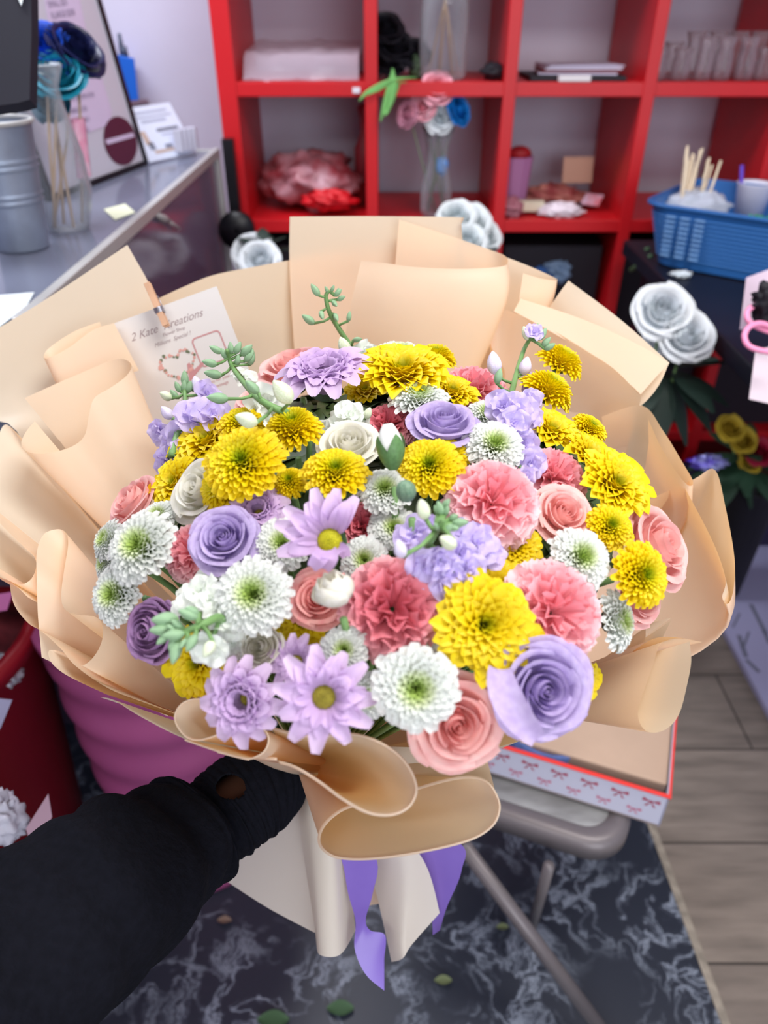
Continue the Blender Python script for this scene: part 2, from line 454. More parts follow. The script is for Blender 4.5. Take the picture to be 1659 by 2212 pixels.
def mats_for(c):
    if c == 'wmum': return mat('white_mum_petals', C_W, .55, trans=.28, radial=[(0, rgb(150, 178, 70)), (.16, rgb(178, 202, 110)), (.30, rgb(222, 232, 190)), (.46, C_W), (1, rgb(236, 239, 236))])
    if c == 'ymum': return mat('yellow_mum_petals', rgb(245, 212, 0), .5, trans=.22, radial=[(0, rgb(100, 125, 8)), (.10, rgb(158, 172, 6)), (.24, rgb(226, 212, 4)), (.6, rgb(240, 216, 2)), (1, rgb(240, 208, 2))])
    if c == 'ybig': return mat('yellow_large_petals', rgb(250, 215, 10), .5, trans=.25, radial=[(0, rgb(120, 130, 8)), (.10, rgb(190, 180, 4)), (.22, rgb(232, 206, 4)), (1, rgb(242, 218, 6))])
    if c == 'lav': return mat('lavender_daisy_petals', rgb(216, 186, 226), .55, trans=.3, radial=[(0, rgb(200, 165, 215)), (.5, rgb(214, 184, 226)), (1, rgb(228, 204, 236))], nz=.08, col2=rgb(240, 222, 245), nscale=9)
    if c == 'lrose': return mat('lavender_rose_petals', rgb(186, 166, 214), .6, trans=.22, nz=.3, col2=rgb(204, 188, 228), nscale=5, bump=.08)
    if c == 'mauve': return mat('mauve_rose_petals', rgb(164, 124, 170), .6, trans=.15, nz=.3, col2=rgb(176, 140, 182), nscale=5)
    if c == 'prose': return mat('pink_rose_petals', rgb(243, 182, 178), .55, trans=.22, nz=.3, col2=rgb(247, 202, 196), nscale=4, bump=.05)
    if c == 'drose': return mat('dusty_pink_rose_petals', rgb(234, 156, 154), .55, trans=.2, nz=.3, col2=rgb(242, 184, 176), nscale=4, bump=.05)
    if c == 'wrose': return mat('white_rose_petals', rgb(238, 236, 228), .55, trans=.25, nz=.3, col2=rgb(230, 228, 212), nscale=4)
    if c == 'carn': return mat('pink_carnation_petals', rgb(248, 184, 192), .65, trans=.25, radial=[(0, rgb(240, 150, 162)), (.7, rgb(248, 182, 190)), (1, rgb(252, 216, 220))])
    if c == 'dcarn': return mat('deep_pink_carnation_petals', rgb(218, 100, 118), .65, trans=.15, radial=[(0, rgb(214, 100, 116)), (.65, rgb(226, 132, 144)), (1, rgb(240, 178, 184))])
    if c == 'slav': return mat('lavender_stock_petals', rgb(206, 190, 238), .6, trans=.3, nz=.3, col2=rgb(226, 214, 246), nscale=60, bump=.1)
    if c == 'swht': return mat('white_stock_petals', rgb(248, 250, 248), .6, trans=.25, nz=.1, col2=rgb(235, 242, 230), nscale=60)
m_stem = mat('green_stems', rgb(118, 158, 96), .5, nz=.2, nscale=30)
m_bud = mat('green_buds', rgb(118, 156, 122), .55, nz=.3, col2=rgb(160, 192, 150), nscale=90)
m_sepal = mat('dark_sepals', rgb(92, 128, 84), .5, nz=.25, nscale=40)
m_leaf = mat('bouquet_leaves', rgb(70, 92, 48), .5, nz=.3, nscale=20)
m_disc = mat('yellow_green_disc', rgb(168, 165, 20), .7, nz=.4, col2=rgb(200, 195, 30), nscale=30)
m_disc2 = mat('olive_disc', rgb(120, 108, 30), .7, nz=.4, col2=rgb(150, 140, 40), nscale=30)
PC = {}
def proto(kind, colr, var):
    key = (kind, colr, var)
    if key in PC: return PC[key]
    rng = random.Random(hash((kind, var)) & 0xffff if False else (sum(map(ord, kind)) * 7 + var * 131))
    m = mats_for(colr); L = []
    if kind == 'mum': L = [('petals', mum_mesh(rng, 190, wide=1.1).mesh('petals', m))]
    elif kind == 'mumw': L = [('petals', mum_mesh(rng, 130, wide=1.5, dome_h=.46).mesh('petals', m))]
    elif kind == 'button': L = [('petals', mum_mesh(rng, 230, wide=.9, dome_h=.72, droop=.6).mesh('petals', m))]
    elif kind == 'big': L = [('petals', mum_mesh(rng, 105, wide=1.75, dome_h=.34, pointed=True, jag=.14).mesh('petals', m))]
    elif kind == 'fan': L = [('petals', mum_mesh(rng, 60, wide=2.0, dome_h=.28, pointed=True, jag=.16).mesh('petals', m))]
    elif kind == 'rose': L = [(n, b.mesh(n, m)) for n, b in rose_parts(rng)]
    elif kind == 'lis': L = [(n, b.mesh(n, m)) for n, b in rose_parts(rng, .82)]
    elif kind == 'carn': L = [('petals', carnation_mesh(rng).mesh('petals', m))]
    elif kind == 'daisy': L = [(n, b.mesh(n, m)) for n, b in daisy_parts(rng, 33, .3, layers=3, pw=.185)] + [('flower_disc', disc_mesh().mesh('flower_disc', m_disc2))]
    elif kind == 'daisyc': L = [(n, b.mesh(n, m)) for n, b in daisy_parts(rng, 52, .85, layers=4, pw=.22)] + [('flower_disc', disc_mesh(.16).mesh('flower_disc', m_disc2))]
    elif kind == 'daisyu': L = [(n, b.mesh(n, m)) for n, b in daisy_parts(rng, 26, .45, sector=[(40, 200)], layers=2, pw=.16)] + [('flower_disc', disc_mesh(.22).mesh('flower_disc', m_disc))]
    if kind in ('rose', 'lis', 'carn', 'mum', 'mumw', 'button', 'big', 'fan', 'daisy', 'daisyc', 'daisyu'):
        b = MB(); z = -.42 if kind in ('rose', 'lis', 'carn') else -.2
        b.lathe([(.02, z - .28), (.13, z - .2), (.19, z), (.22, z + .12)] if kind in ('rose', 'lis', 'carn') else [(.02, z - .12), (.2, z - .04), (.3, z + .04)], n=14)
        L.append(('calyx', b.mesh('calyx', m_sepal)))
    PC[key] = L
    return L
srng = random.Random(5)
def stem_to_tie(start, nrm, parent, M=None, rad=.0022):
    b = MB(); s0 = start - nrm * .01; c1 = start - nrm * .06
    e = TIE + (BU * srng.uniform(-1, 1) + BV * srng.uniform(-1, 1)) * .012
    pts = [bez(s0, c1, e, t / 8) for t in range(9)]
    if M is not None:
        Mi = M.inverted(); sc = M.to_scale().x
        b.tube([Mi @ p for p in pts], rad / sc, 6)
        me = b.mesh('stem', m_stem)
    else:
        b.tube(pts, rad, 6); me = b.mesh('stem', m_stem, wloc(parent))
    o = bpy.data.objects.new('stem', me); COL.objects.link(o); o.parent = parent
KN = {'mum': ('chrysanthemum', 'chrysanthemum'), 'mumw': ('chrysanthemum', 'chrysanthemum'), 'button': ('button_chrysanthemum', 'chrysanthemum'), 'big': ('large_chrysanthemum', 'chrysanthemum'), 'fan': ('large_chrysanthemum', 'chrysanthemum'),
      'rose': ('rose', 'rose'), 'lis': ('lisianthus', 'lisianthus'), 'carn': ('carnation', 'carnation'), 'daisy': ('daisy', 'daisy'), 'daisyc': ('daisy', 'daisy'), 'daisyu': ('daisy', 'daisy')}
GRP = {'wmum': 'white chrysanthemums of the bouquet', 'ymum': 'yellow button chrysanthemums of the bouquet', 'ybig': 'large yellow chrysanthemums of the bouquet', 'lav': 'lavender daisies of the bouquet',
       'lrose': 'lavender roses of the bouquet', 'mauve': 'lavender roses of the bouquet', 'prose': 'pink roses of the bouquet', 'drose': 'pink roses of the bouquet', 'wrose': 'white roses of the bouquet',
       'carn': 'pink carnations of the bouquet', 'dcarn': 'pink carnations of the bouquet'}
def flower(kind, colr, px, py, rp, label, tx=0, ty=0, lift=0.0, face=.30, roll=None, var=None, sq=1.0):
    """tx, ty tilt the face to image right / image up (in degrees)"""
    p, n, d = dome(px, py); d -= lift; p = at(px, py, d)
    view = (CAM - p).normalized()
    n = (n * (1 - face) + view * face).normalized()
    n = (n + RT * math.tan(R(tx)) + UP * math.tan(R(ty))).normalized()
    s = rp * d / FPX * {'mum': 1.08, 'mumw': 1.08, 'button': 1.05, 'big': 1.12, 'fan': 1.15, 'carn': 1.05, 'daisyc': 1.1, 'daisy': 1.1}.get(kind, 1.0)
    x = (RT - n * RT.dot(n)).normalized()
    M = frame(p, x, n.cross(x))
    if roll is None: roll = srng.uniform(0, 360)
    M = M @ Matrix.Rotation(R(roll), 4, 'Z') @ Matrix.Diagonal((s, s, s * sq, 1))
    if var is None: var = srng.randrange(3)
    nm, cat = KN[kind]
    t = thing(nm, label, cat, group=GRP[colr]); t.matrix_world = M
    for pn, me in proto(kind, colr, var):
        o = bpy.data.objects.new(pn, me); COL.objects.link(o); o.parent = t
    stem_to_tie(p - n * s * .5, n, t, Matrix.Translation(p) @ M.to_3x3().normalized().to_4x4() @ Matrix.Diagonal((s, s, s * sq, 1)))
    return t
# ---- chrysanthemums
Fl = flower
Y, W = 'ymum', 'wmum'
for a in [
 ('button', Y, 635, 935, 66, 'yellow button chrysanthemum on a bare green stem, left of the white rose', 0, 22, .02),
 ('mum', Y, 530, 1008, 88, 'largest yellow button chrysanthemum, bright with a green eye, at the upper left of the bouquet', 0, -6, .035),
 ('mum', Y, 482, 1055, 54, 'yellow chrysanthemum half hidden beneath the left edge of the largest yellow button one', -20, -15, .012),
 ('button', Y, 627, 1046, 40, 'small yellow-green button chrysanthemum tucked between two bigger yellow ones', 0, 5, .008),
 ('mum', Y, 725, 1030, 72, 'yellow button chrysanthemum above the lavender daisy with the upright petals', 5, 18, .02),
 ('mum', Y, 525, 925, 56, 'yellow chrysanthemum just behind and above the largest yellow button one', 0, 15, 0),
 ('mum', Y, 968, 990, 48, 'yellow chrysanthemum peeking out behind the yellow one beneath the lavender rose', 0, 10, 0),
 ('mum', Y, 928, 1016, 72, 'yellow button chrysanthemum with dark green eye just below the central lavender rose', -8, -2, .018),
 ('button', Y, 940, 782, 48, 'yellow button chrysanthemum poking out behind the large spiky yellow one at the top', 0, 25, -.02),
 ('button', Y, 1207, 790, 54, 'topmost yellow button chrysanthemum at the right, beside the stock spire', 15, 10, .012),
 ('button', Y, 1178, 852, 62, 'yellow button chrysanthemum below the topmost right one, seen from its side', 25, 20, .015),
 ('mum', Y, 1270, 930, 42, 'yellow chrysanthemum at the right rim, in front of the cream paper', 15, 12, 0),
 ('mum', Y, 1312, 1143, 55, 'yellow chrysanthemum between the large yellow one and the round yellow one at right', 0, 5, .012),
 ('mum', Y, 1375, 1244, 72, 'round golden yellow chrysanthemum lowest at the right beside the pale pink rose', 8, -8, .03),
 ('mum', W, 905, 873, 66, 'flat white chrysanthemum seen edge-on above the central lavender rose', 0, 26, .01),
 ('mum', W, 862, 792, 74, 'white chrysanthemum mostly hidden behind the large spiky yellow one', 0, 20, -.03),
 ('mum', W, 1065, 972, 66, 'white chrysanthemum with green eye right of the central lavender rose', 0, 0, .01),
 ('mum', W, 1050, 905, 48, 'small white chrysanthemum under the lavender stock at upper right', 0, 10, -.015),
 ('mum', W, 833, 1066, 58, 'white chrysanthemum behind the round green bud near the centre', -5, 5, .008),
 ('mumw', W, 850, 1145, 54, 'pale chrysanthemum behind the left blossoms of the central lavender stock', 0, 0, -.005),
 ('mumw', W, 788, 1212, 52, 'white chrysanthemum right of the white tulip-like bud', -5, -8, .005),
 ('mum', W, 314, 1186, 82, 'largest white chrysanthemum with green eye at the far left', -5, 0, .025),
 ('mum', W, 242, 1170, 48, 'white chrysanthemum at the far left edge, seen from its side', -28, 5, 0),
 ('mum', W, 236, 1218, 38, 'pale chrysanthemum half hidden at the left rim against the paper', -30, -5, -.01),
 ('mum', W, 346, 1122, 44, 'pale chrysanthemum behind the largest left white one', 0, 14, -.005),
 ('mum', W, 260, 1286, 66, 'white chrysanthemum with yellow-green eye lowest at the left rim', -8, -4, .012),
 ('mum', W, 552, 1288, 84, 'big white chrysanthemum with green eye left of the dusty pink rose', 0, -2, .03),
 ('mum', W, 612, 1180, 62, 'white chrysanthemum between the left lavender rose and the upright lavender daisy', 4, 0, .008),
 ('mum', W, 480, 1258, 42, 'small pale chrysanthemum between the left lavender rose and the white stock', -5, 4, 0),
 ('mumw', W, 745, 1403, 52, 'white chrysanthemum with a big lime green centre above the lavender daisy', -5, -5, .022),
 ('mum', W, 797, 1500, 52, 'white chrysanthemum squeezed between the bottom lavender daisy and the bottom white one', -5, -12, .006),
 ('mumw', W, 893, 1400, 72, 'white chrysanthemum below the deep pink carnation, partly behind the bottom white one', 0, -2, .012),
 ('mumw', W, 897, 1484, 92, 'bottom white chrysanthemum with lime eye, overlapping the bottom pink rose', 0, -6, .042),
 ('mum', W, 1246, 1210, 70, 'white chrysanthemum with green eye right of centre, above the right carnation', 5, 0, .02),
 ('mum', W, 1318, 1342, 68, 'white chrysanthemum at the lower right rim turned away to the right', 44, 0, .0),
 ('big', 'ybig', 868, 812, 106, 'large spiky yellow chrysanthemum at the top of the bouquet', 0, 16, .03),
 ('big', 'ybig', 975, 850, 58, 'yellow chrysanthemum with loose petals right of the flat white one', 10, 15, -.005),
 ('fan', 'ybig', 450, 955, 82, 'yellow chrysanthemum with pointed petals behind the largest yellow button one', -15, 15, -.012),
 ('fan', 'ybig', 378, 1045, 62, 'yellow chrysanthemum with pointed petals left of the ivory rose', -20, 5, -.01),
 ('fan', 'ybig', 1190, 930, 62, 'yellow chrysanthemum with long hanging petals right of the lavender stock', 10, 10, .0),
 ('fan', 'ybig', 1272, 985, 62, 'yellow chrysanthemum with pointed petals above the large right one', 15, 15, .004),
 ('big', 'ybig', 1325, 1050, 86, 'large yellow chrysanthemum with pointed outer petals at the right', 8, 2, .02),
 ('big', 'ybig', 1110, 1182, 64, 'yellow chrysanthemum right of the central lavender stock', 8, 6, -.004),
 ('fan', 'ybig', 1075, 1275, 74, 'yellow petals fanning up behind the large low yellow chrysanthemum', 0, 15, 0),
 ('big', 'ybig', 1045, 1350, 110, 'largest loose yellow chrysanthemum low in the middle, above the lavender rose', 0, -4, .028),
 ('fan', 'ybig', 425, 1432, 72, 'deep yellow chrysanthemum under the white stock at lower left', -8, -10, -.01),
 ('fan', 'ybig', 655, 1345, 62, 'yellow chrysanthemum hidden behind the dusty pink rose', 0, -4, -.02),
 ('fan', 'ybig', 500, 1418, 46, 'small yellow chrysanthemum behind the lower left white blossoms', 0, -8, -.015),
 ('fan', 'ybig', 1262, 1470, 44, 'yellow chrysanthemum peeking out right of the low lavender rose', 20, -10, -.02),
 ('fan', 'ybig', 790, 845, 48, 'yellow petals peeking out left below the large spiky one at the top', -5, 10, -.02),
]:
    k, c, x, y, r, l, tx, ty, lf = a
    Fl(k, c, x, y, r, l, tx, ty, lf)
# ---- roses, lisianthus, carnations, daisies
for a in [
 ('rose', 'lrose', 958, 916, 72, 'lavender rose in the upper centre above a yellow chrysanthemum', 0, 20, .018),
 ('rose', 'lrose', 485, 1165, 74, 'lavender rose at the left of the bouquet beside the pink carnation', 4, 0, .022),
 ('rose', 'lrose', 1172, 1488, 106, 'big lavender rose lowest at the right with a drooping outer petal', 0, -5, .035),
 ('lis', 'mauve', 330, 1362, 78, 'dark mauve bloom at the lower left rim beside green stock buds', -10, -6, .008),
 ('rose', 'wrose', 755, 962, 66, 'white rose in the upper middle between yellow and lavender flowers', 0, 8, .01),
 ('rose', 'wrose', 436, 1058, 76, 'ivory rose at the left, partly covered by the largest yellow button chrysanthemum', -22, 0, .004),
 ('lis', 'wrose', 563, 1398, 54, 'white ruffled bloom above the lower left lavender daisy', 0, -5, .014),
 ('rose', 'prose', 288, 1088, 66, 'pink rose at the left rim seen from its side', -30, 14, -.01),
 ('rose', 'prose', 1215, 1112, 70, 'pink rose between the two upper right carnations and the white chrysanthemum', 5, 0, .006),
 ('rose', 'prose', 1420, 1180, 92, 'pale pink rose at the far right rim against the cream paper', 22, 4, .008),
 ('rose', 'prose', 1380, 1290, 62, 'pink rose mostly hidden below the round golden yellow chrysanthemum', 15, -8, -.03),
 ('rose', 'prose', 640, 798, 80, 'pink rose at the top seen from behind the lavender daisy', -5, 22, -.03),
 ('rose', 'prose', 562, 868, 52, 'pink rose hidden behind the green bud spray at upper left', 0, 16, -.03),
 ('rose', 'drose', 688, 1292, 66, 'dusty pink rose half covered by the white tulip-like bud', -4, 0, .01),
 ('rose', 'prose', 985, 1560, 102, 'bottom salmon pink rose at the front rim of the bouquet', 2, -6, .02),
 ('carn', 'carn', 1072, 1066, 100, 'big light pink carnation right of centre', 0, 4, .028),
 ('carn', 'carn', 1207, 1015, 76, 'pink carnation behind the big light pink one, at the upper right', 10, 12, .0),
 ('carn', 'carn', 1030, 822, 74, 'pale pink carnation at the top right of the large spiky yellow flower', 5, 22, .0),
 ('carn', 'carn', 408, 1186, 64, 'pink carnation at the left between white chrysanthemum and lavender rose', 0, 0, -.004),
 ('carn', 'dcarn', 838, 905, 58, 'deep pink carnation behind the tall white-tipped bud', 0, 12, -.004),
 ('carn', 'dcarn', 782, 1130, 58, 'deep pink carnation right of the upright lavender daisy', 0, 2, -.006),
 ('carn', 'dcarn', 848, 1308, 112, 'big deep pink carnation in the lower middle', 0, -2, .03),
 ('carn', 'carn', 1208, 1318, 112, 'big pink carnation at the lower right above the lavender rose', 4, -2, .03),
 ('daisyc', 'lav', 705, 832, 108, 'full lavender daisy at the top left of centre, seen from the side', -4, 18, .015),
 ('daisyc', 'lav', 560, 1112, 72, 'lavender daisy below the largest yellow button chrysanthemum', 4, 5, .0),
 ('daisyc', 'lav', 535, 1508, 96, 'lavender daisy at the lower left above the rolled paper edge', -8, -5, .018),
 ('daisy', 'lav', 700, 1505, 108, 'open lavender daisy with brown-green eye at the bottom front', 2, -4, .04),
 ('daisy', 'lav', 640, 1430, 62, 'lavender daisy behind and above the open bottom one', -4, 4, .01),
]:
    k, c, x, y, r, l, tx, ty, lf = a
    Fl(k, c, x, y, r, l, tx, ty, lf)
Fl('daisyu', 'lav', 712, 1168, 122, 'lavender daisy with upright half-ring of long petals and yellow-green eye', 0, -18, .035, roll=0)
# ---- stocks: stem, blossoms, buds
def blossom_mesh(rng):
    b = MB()
    for l, (n, rr, el) in enumerate([(5, 1.0, .15), (4, .72, .65), (3, .4, 1.1)]):
        for k in range(n):
            a = 2 * math.pi * k / n + l * .6 + rng.uniform(-.2, .2)
            rad = V(math.cos(a), math.sin(a), 0); tan = V(-math.sin(a), math.cos(a), 0)
            ell = el + rng.uniform(-.2, .2); d = rad * math.cos(ell) + V(0, 0, math.sin(ell)); nr = V(0, 0, math.cos(ell)) - rad * math.sin(ell)
            ph, p2 = rng.uniform(0, 6), rng.uniform(0, 6); rows = []
            for i in range(7):
                v = i / 6; wd = .62 * rr * math.sin(math.pi * (.06 + .74 * v)) ** .8
                rows.append([d * rr * v * (1 - .18 * u * u * v) + tan * wd * u + nr * (.14 * rr * math.sin(3.5 * u + ph) * v + .09 * rr * math.sin(7 * v + p2 + 2 * u) * v + .12 * u * u * rr) for u in [x / 4 - 1 for x in range(9)]])
            b.grid(rows)
    return b
BLOS = {c: [blossom_mesh(random.Random(40 + v)).mesh('blossom', mats_for(c)) for v in range(4)] for c in ('slav', 'swht')}
def bud_mesh(m):
    b = MB(); rows = []
    n = 16
    for i in range(10):
        t = i / 9; r = .34 * math.sin(math.pi * (t ** .8) * .94 + .1) ** .8 if t < 1 else .03
        rows.append([V(r * (1 + .09 * math.cos(4 * a)) * math.cos(a), r * (1 + .09 * math.cos(4 * a)) * math.sin(a), t) for a in [2 * math.pi * k / n for k in range(n)]])
    b.grid(rows, closeu=True); return b.mesh('bud', m)
BUDM = bud_mesh(m_bud)
BUDW = bud_mesh(mat('white_green_bud', rgb(228, 234, 214), .5, nz=.3, col2=rgb(200, 216, 170), nscale=25))
BUDL = bud_mesh(mat('lavender_bud', rgb(206, 194, 228), .55, nz=.3, col2=rgb(226, 222, 236), nscale=30))
def stock(label, colr, stem, blossoms, buds, lift=.03, name='stock_flower', group='stock spires of the bouquet', srad=.0024):
    """stem [(px,py,extra lift)], blossoms [(px,py,r,lift)], buds [(bx,by,tx,ty,kind)] base and tip pixels"""
    def P(px, py, l=0.0):
        p, n, d = dome(px, py); return at(px, py, max(d, .3) - l)
    sp = [P(x, y, l) for x, y, l in stem]
    t = thing(name, label, 'stock flower', loc=sp[0], group=group)
    b = MB(); pts = crm(sp, 5 * len(sp)); b.tube(pts, [srad * (1.15 - .6 * i / len(pts)) for i in range(len(pts))], 8)
    b.build('stem', m_stem, t, smooth=True)
    stem_to_tie(sp[0], (sp[0] - TIE).normalized(), t)
    r2 = random.Random(len(label) * 3 + int(stem[0][0]))
    for (x, y, rp, l) in blossoms:
        p, n, d = dome(x, y); d -= l; p = at(x, y, d); s = rp * 1.15 * d / FPX
        q = min(pts, key=lambda z: (z - p).length)
        nn = ((p - q).normalized() * .55 + (CAM - p).normalized() * .6 + n * .3).normalized()
        M = frame(p - nn * s * .3, V(r2.uniform(-1, 1), r2.uniform(-1, 1), r2.uniform(-1, 1)).cross(nn), nn)
        X = V(r2.uniform(-1, 1), r2.uniform(-1, 1), r2.uniform(-1, 1)).cross(nn).normalized()
        M = Matrix((X, nn.cross(X), nn)).transposed().to_4x4()
        b = MB(); b.tube([q, p - nn * s * .3], [.0012, .0014], 6); sk = b.build('flower_stalk', m_stem, t, smooth=True)
        o = bpy.data.objects.new('blossom', BLOS[colr][r2.randrange(4)]); COL.objects.link(o); o.parent = sk
        o.matrix_local = Matrix.Translation(p - nn * s * .3 - t.location) @ M @ Matrix.Scale(s, 4)
    for (bx, by, x2, y2, kd) in buds:
        p, n, d = dome(bx, by); d = max(d, .3) - lift; p = at(bx, by, d); e = at(x2, y2, d - .004)
        q = min(pts, key=lambda z: (z - p).length + .15 * abs((z - p).dot(FW)))
        ax = (e - p); L = ax.length; ax.normalize(); X = ax.orthogonal().normalized()
        M = Matrix((X, ax.cross(X), ax)).transposed().to_4x4()
        b = MB(); b.tube([q, bez(q, (q + p) / 2 + (p - q).cross(FW) * .12, p, .5), p + ax * L * .08], [.0013, .0011, .0013], 6); sk = b.build('bud_stalk', m_stem, t, smooth=True)
        o = bpy.data.objects.new('bud', {'g': BUDM, 'w': BUDW, 'l': BUDL}[kd]); COL.objects.link(o); o.parent = sk
        fat = .74 if kd == 'g' else .95
        o.matrix_local = Matrix.Translation(p - t.location) @ M @ Matrix.Diagonal((L * fat, L * fat, L, 1))
    return t
stock('green bud spray curving left beside the card, with a few white blooms', 'swht', [(668, 900, .02), (610, 888, .05), (560, 862, .07), (525, 825, .08), (500, 790, .085), (490, 755, .09)],
      [(530, 812, 28, .03), (575, 872, 42, .02), (600, 900, 34, .015)],
      [(480, 762, 452, 748, 'g'), (470, 788, 436, 780, 'g'), (480, 812, 440, 804, 'g'), (494, 862, 446, 858, 'g'), (500, 765, 497, 738, 'g'), (508, 765, 520, 738, 'g'), (520, 768, 545, 745, 'g'), (528, 782, 548, 760, 'g'), (540, 790, 545, 752, 'g'), (488, 775, 478, 752, 'g'), (512, 790, 515, 765, 'g'),
       (556, 915, 508, 898, 'w'), (630, 870, 590, 822, 'w'), (560, 850, 530, 822, 'g')], lift=.085)
stock('green bud spray standing tallest at the top against the folded cream paper', 'swht', [(782, 800, .01), (765, 760, .03), (735, 715, .04), (712, 675, .045), (704, 640, .045), (712, 628, .045)],
      [(795, 765, 30, .0)],
      [(690, 640, 672, 613, 'g'), (708, 632, 702, 618, 'g'), (715, 630, 722, 616, 'g'), (722, 640, 738, 625, 'g'), (728, 648, 746, 640, 'g'), (726, 640, 732, 622, 'g'), (692, 672, 698, 690, 'g'), (722, 678, 730, 694, 'g'), (680, 700, 652, 680, 'g'), (752, 695, 756, 672, 'g'), (752, 768, 735, 728, 'w'), (762, 735, 782, 732, 'g'), (718, 650, 728, 662, 'g')], lift=.045)
stock('lavender stock at the left rim beside the card, green buds on top', 'slav', [(370, 985, 0), (385, 930, .01), (400, 880, .02), (398, 840, .03)],
      [(425, 895, 44, .03), (462, 890, 40, .025), (450, 848, 30, .02), (395, 940, 34, .0), (365, 960, 34, -.01), (400, 975, 30, -.01), (352, 1000, 32, -.015), (340, 935, 28, -.01)],
      [(400, 835, 398, 800, 'g'), (390, 848, 378, 824, 'g'), (398, 848, 398, 820, 'g'), (405, 850, 412, 822, 'g'), (372, 862, 345, 848, 'w'), (385, 862, 368, 842, 'g'), (372, 905, 348, 878, 'l'), (432, 850, 420, 812, 'l'), (398, 872, 402, 850, 'w')], lift=.03)
stock('lavender stock at the upper right with a tall stem of pale buds', 'slav', [(1085, 930, 0), (1100, 870, .03), (1115, 810, .04), (1132, 755, .045), (1150, 725, .05)],
      [(1082, 872, 36, .04), (1128, 882, 40, .04), (1150, 868, 30, .03), (1112, 912, 34, .03), (1152, 905, 30, .02), (1135, 958, 32, .01), (1150, 1000, 34, .012), (1148, 830, 24, .02), (1155, 715, 20, .052), (1136, 1030, 22, .01)],
      [(1145, 735, 1130, 705, 'w'), (1155, 735, 1162, 698, 'g'), (1165, 735, 1180, 708, 'g'), (1175, 755, 1200, 742, 'g'), (1170, 748, 1190, 728, 'g'), (1070, 810, 1064, 758, 'l'), (1130, 812, 1140, 770, 'l'), (1148, 730, 1150, 702, 'g'), (1072, 830, 1082, 795, 'g')], lift=.045)
stock('central lavender stock with a cluster of green buds', 'slav', [(930, 1220, .0), (925, 1180, .04), (940, 1150, .06), (958, 1122, .075)],
      [(890, 1145, 44, .025), (905, 1180, 34, .03), (925, 1230, 48, .04), (968, 1262, 40, .035), (1020, 1232, 38, .04), (1040, 1175, 48, .035), (1068, 1200, 32, .025), (1000, 1195, 34, .04), (925, 1128, 28, .02), (1005, 1150, 34, .025), (955, 1215, 34, .045), (985, 1240, 32, .04)],
      [(920, 1122, 908, 1078, 'w'), (955, 1098, 972, 1078, 'g'), (948, 1108, 938, 1092, 'g'), (955, 1112, 945, 1082, 'g'), (962, 1112, 968, 1092, 'g'), (970, 1122, 990, 1112, 'g'), (975, 1130, 1012, 1128, 'g'), (970, 1140, 992, 1142, 'g'), (948, 1145, 938, 1130, 'g'), (960, 1150, 978, 1132, 'g'), (870, 1205, 858, 1165, 'l'), (985, 1182, 950, 1160, 'w')], lift=.065)
stock('white stock blossoms between the full lavender daisy and the white rose', 'swht', [(748, 940, -.01), (752, 905, .01)],
      [(755, 892, 34, .02), (728, 912, 28, .01), (775, 908, 26, .01), (700, 925, 26, -.01), (740, 925, 24, .0)], [(790, 905, 800, 880, 'w')], lift=.01)
stock('white stock at the lower left with a fan of grey-green buds', 'swht', [(500, 1365, .01), (475, 1335, .04), (440, 1348, .055), (405, 1362, .06), (375, 1370, .062)],
      [(425, 1275, 46, .03), (395, 1300, 34, .02), (452, 1290, 34, .035), (488, 1320, 42, .035), (500, 1350, 36, .03), (448, 1405, 42, .04), (500, 1395, 34, .02), (445, 1245, 34, .01)],
      [(385, 1335, 326, 1340, 'g'), (375, 1358, 322, 1362, 'g'), (365, 1370, 338, 1392, 'g'), (380, 1375, 365, 1405, 'g'), (385, 1385, 372, 1435, 'g'), (395, 1355, 370, 1340, 'g'), (400, 1368, 350, 1375, 'g'), (428, 1335, 385, 1318, 'g'), (430, 1325, 400, 1312, 'g'), (385, 1365, 360, 1350, 'g'), (425, 1370, 402, 1408, 'g'), (405, 1380, 388, 1400, 'g'), (462, 1385, 440, 1420, 'w')], lift=.062)
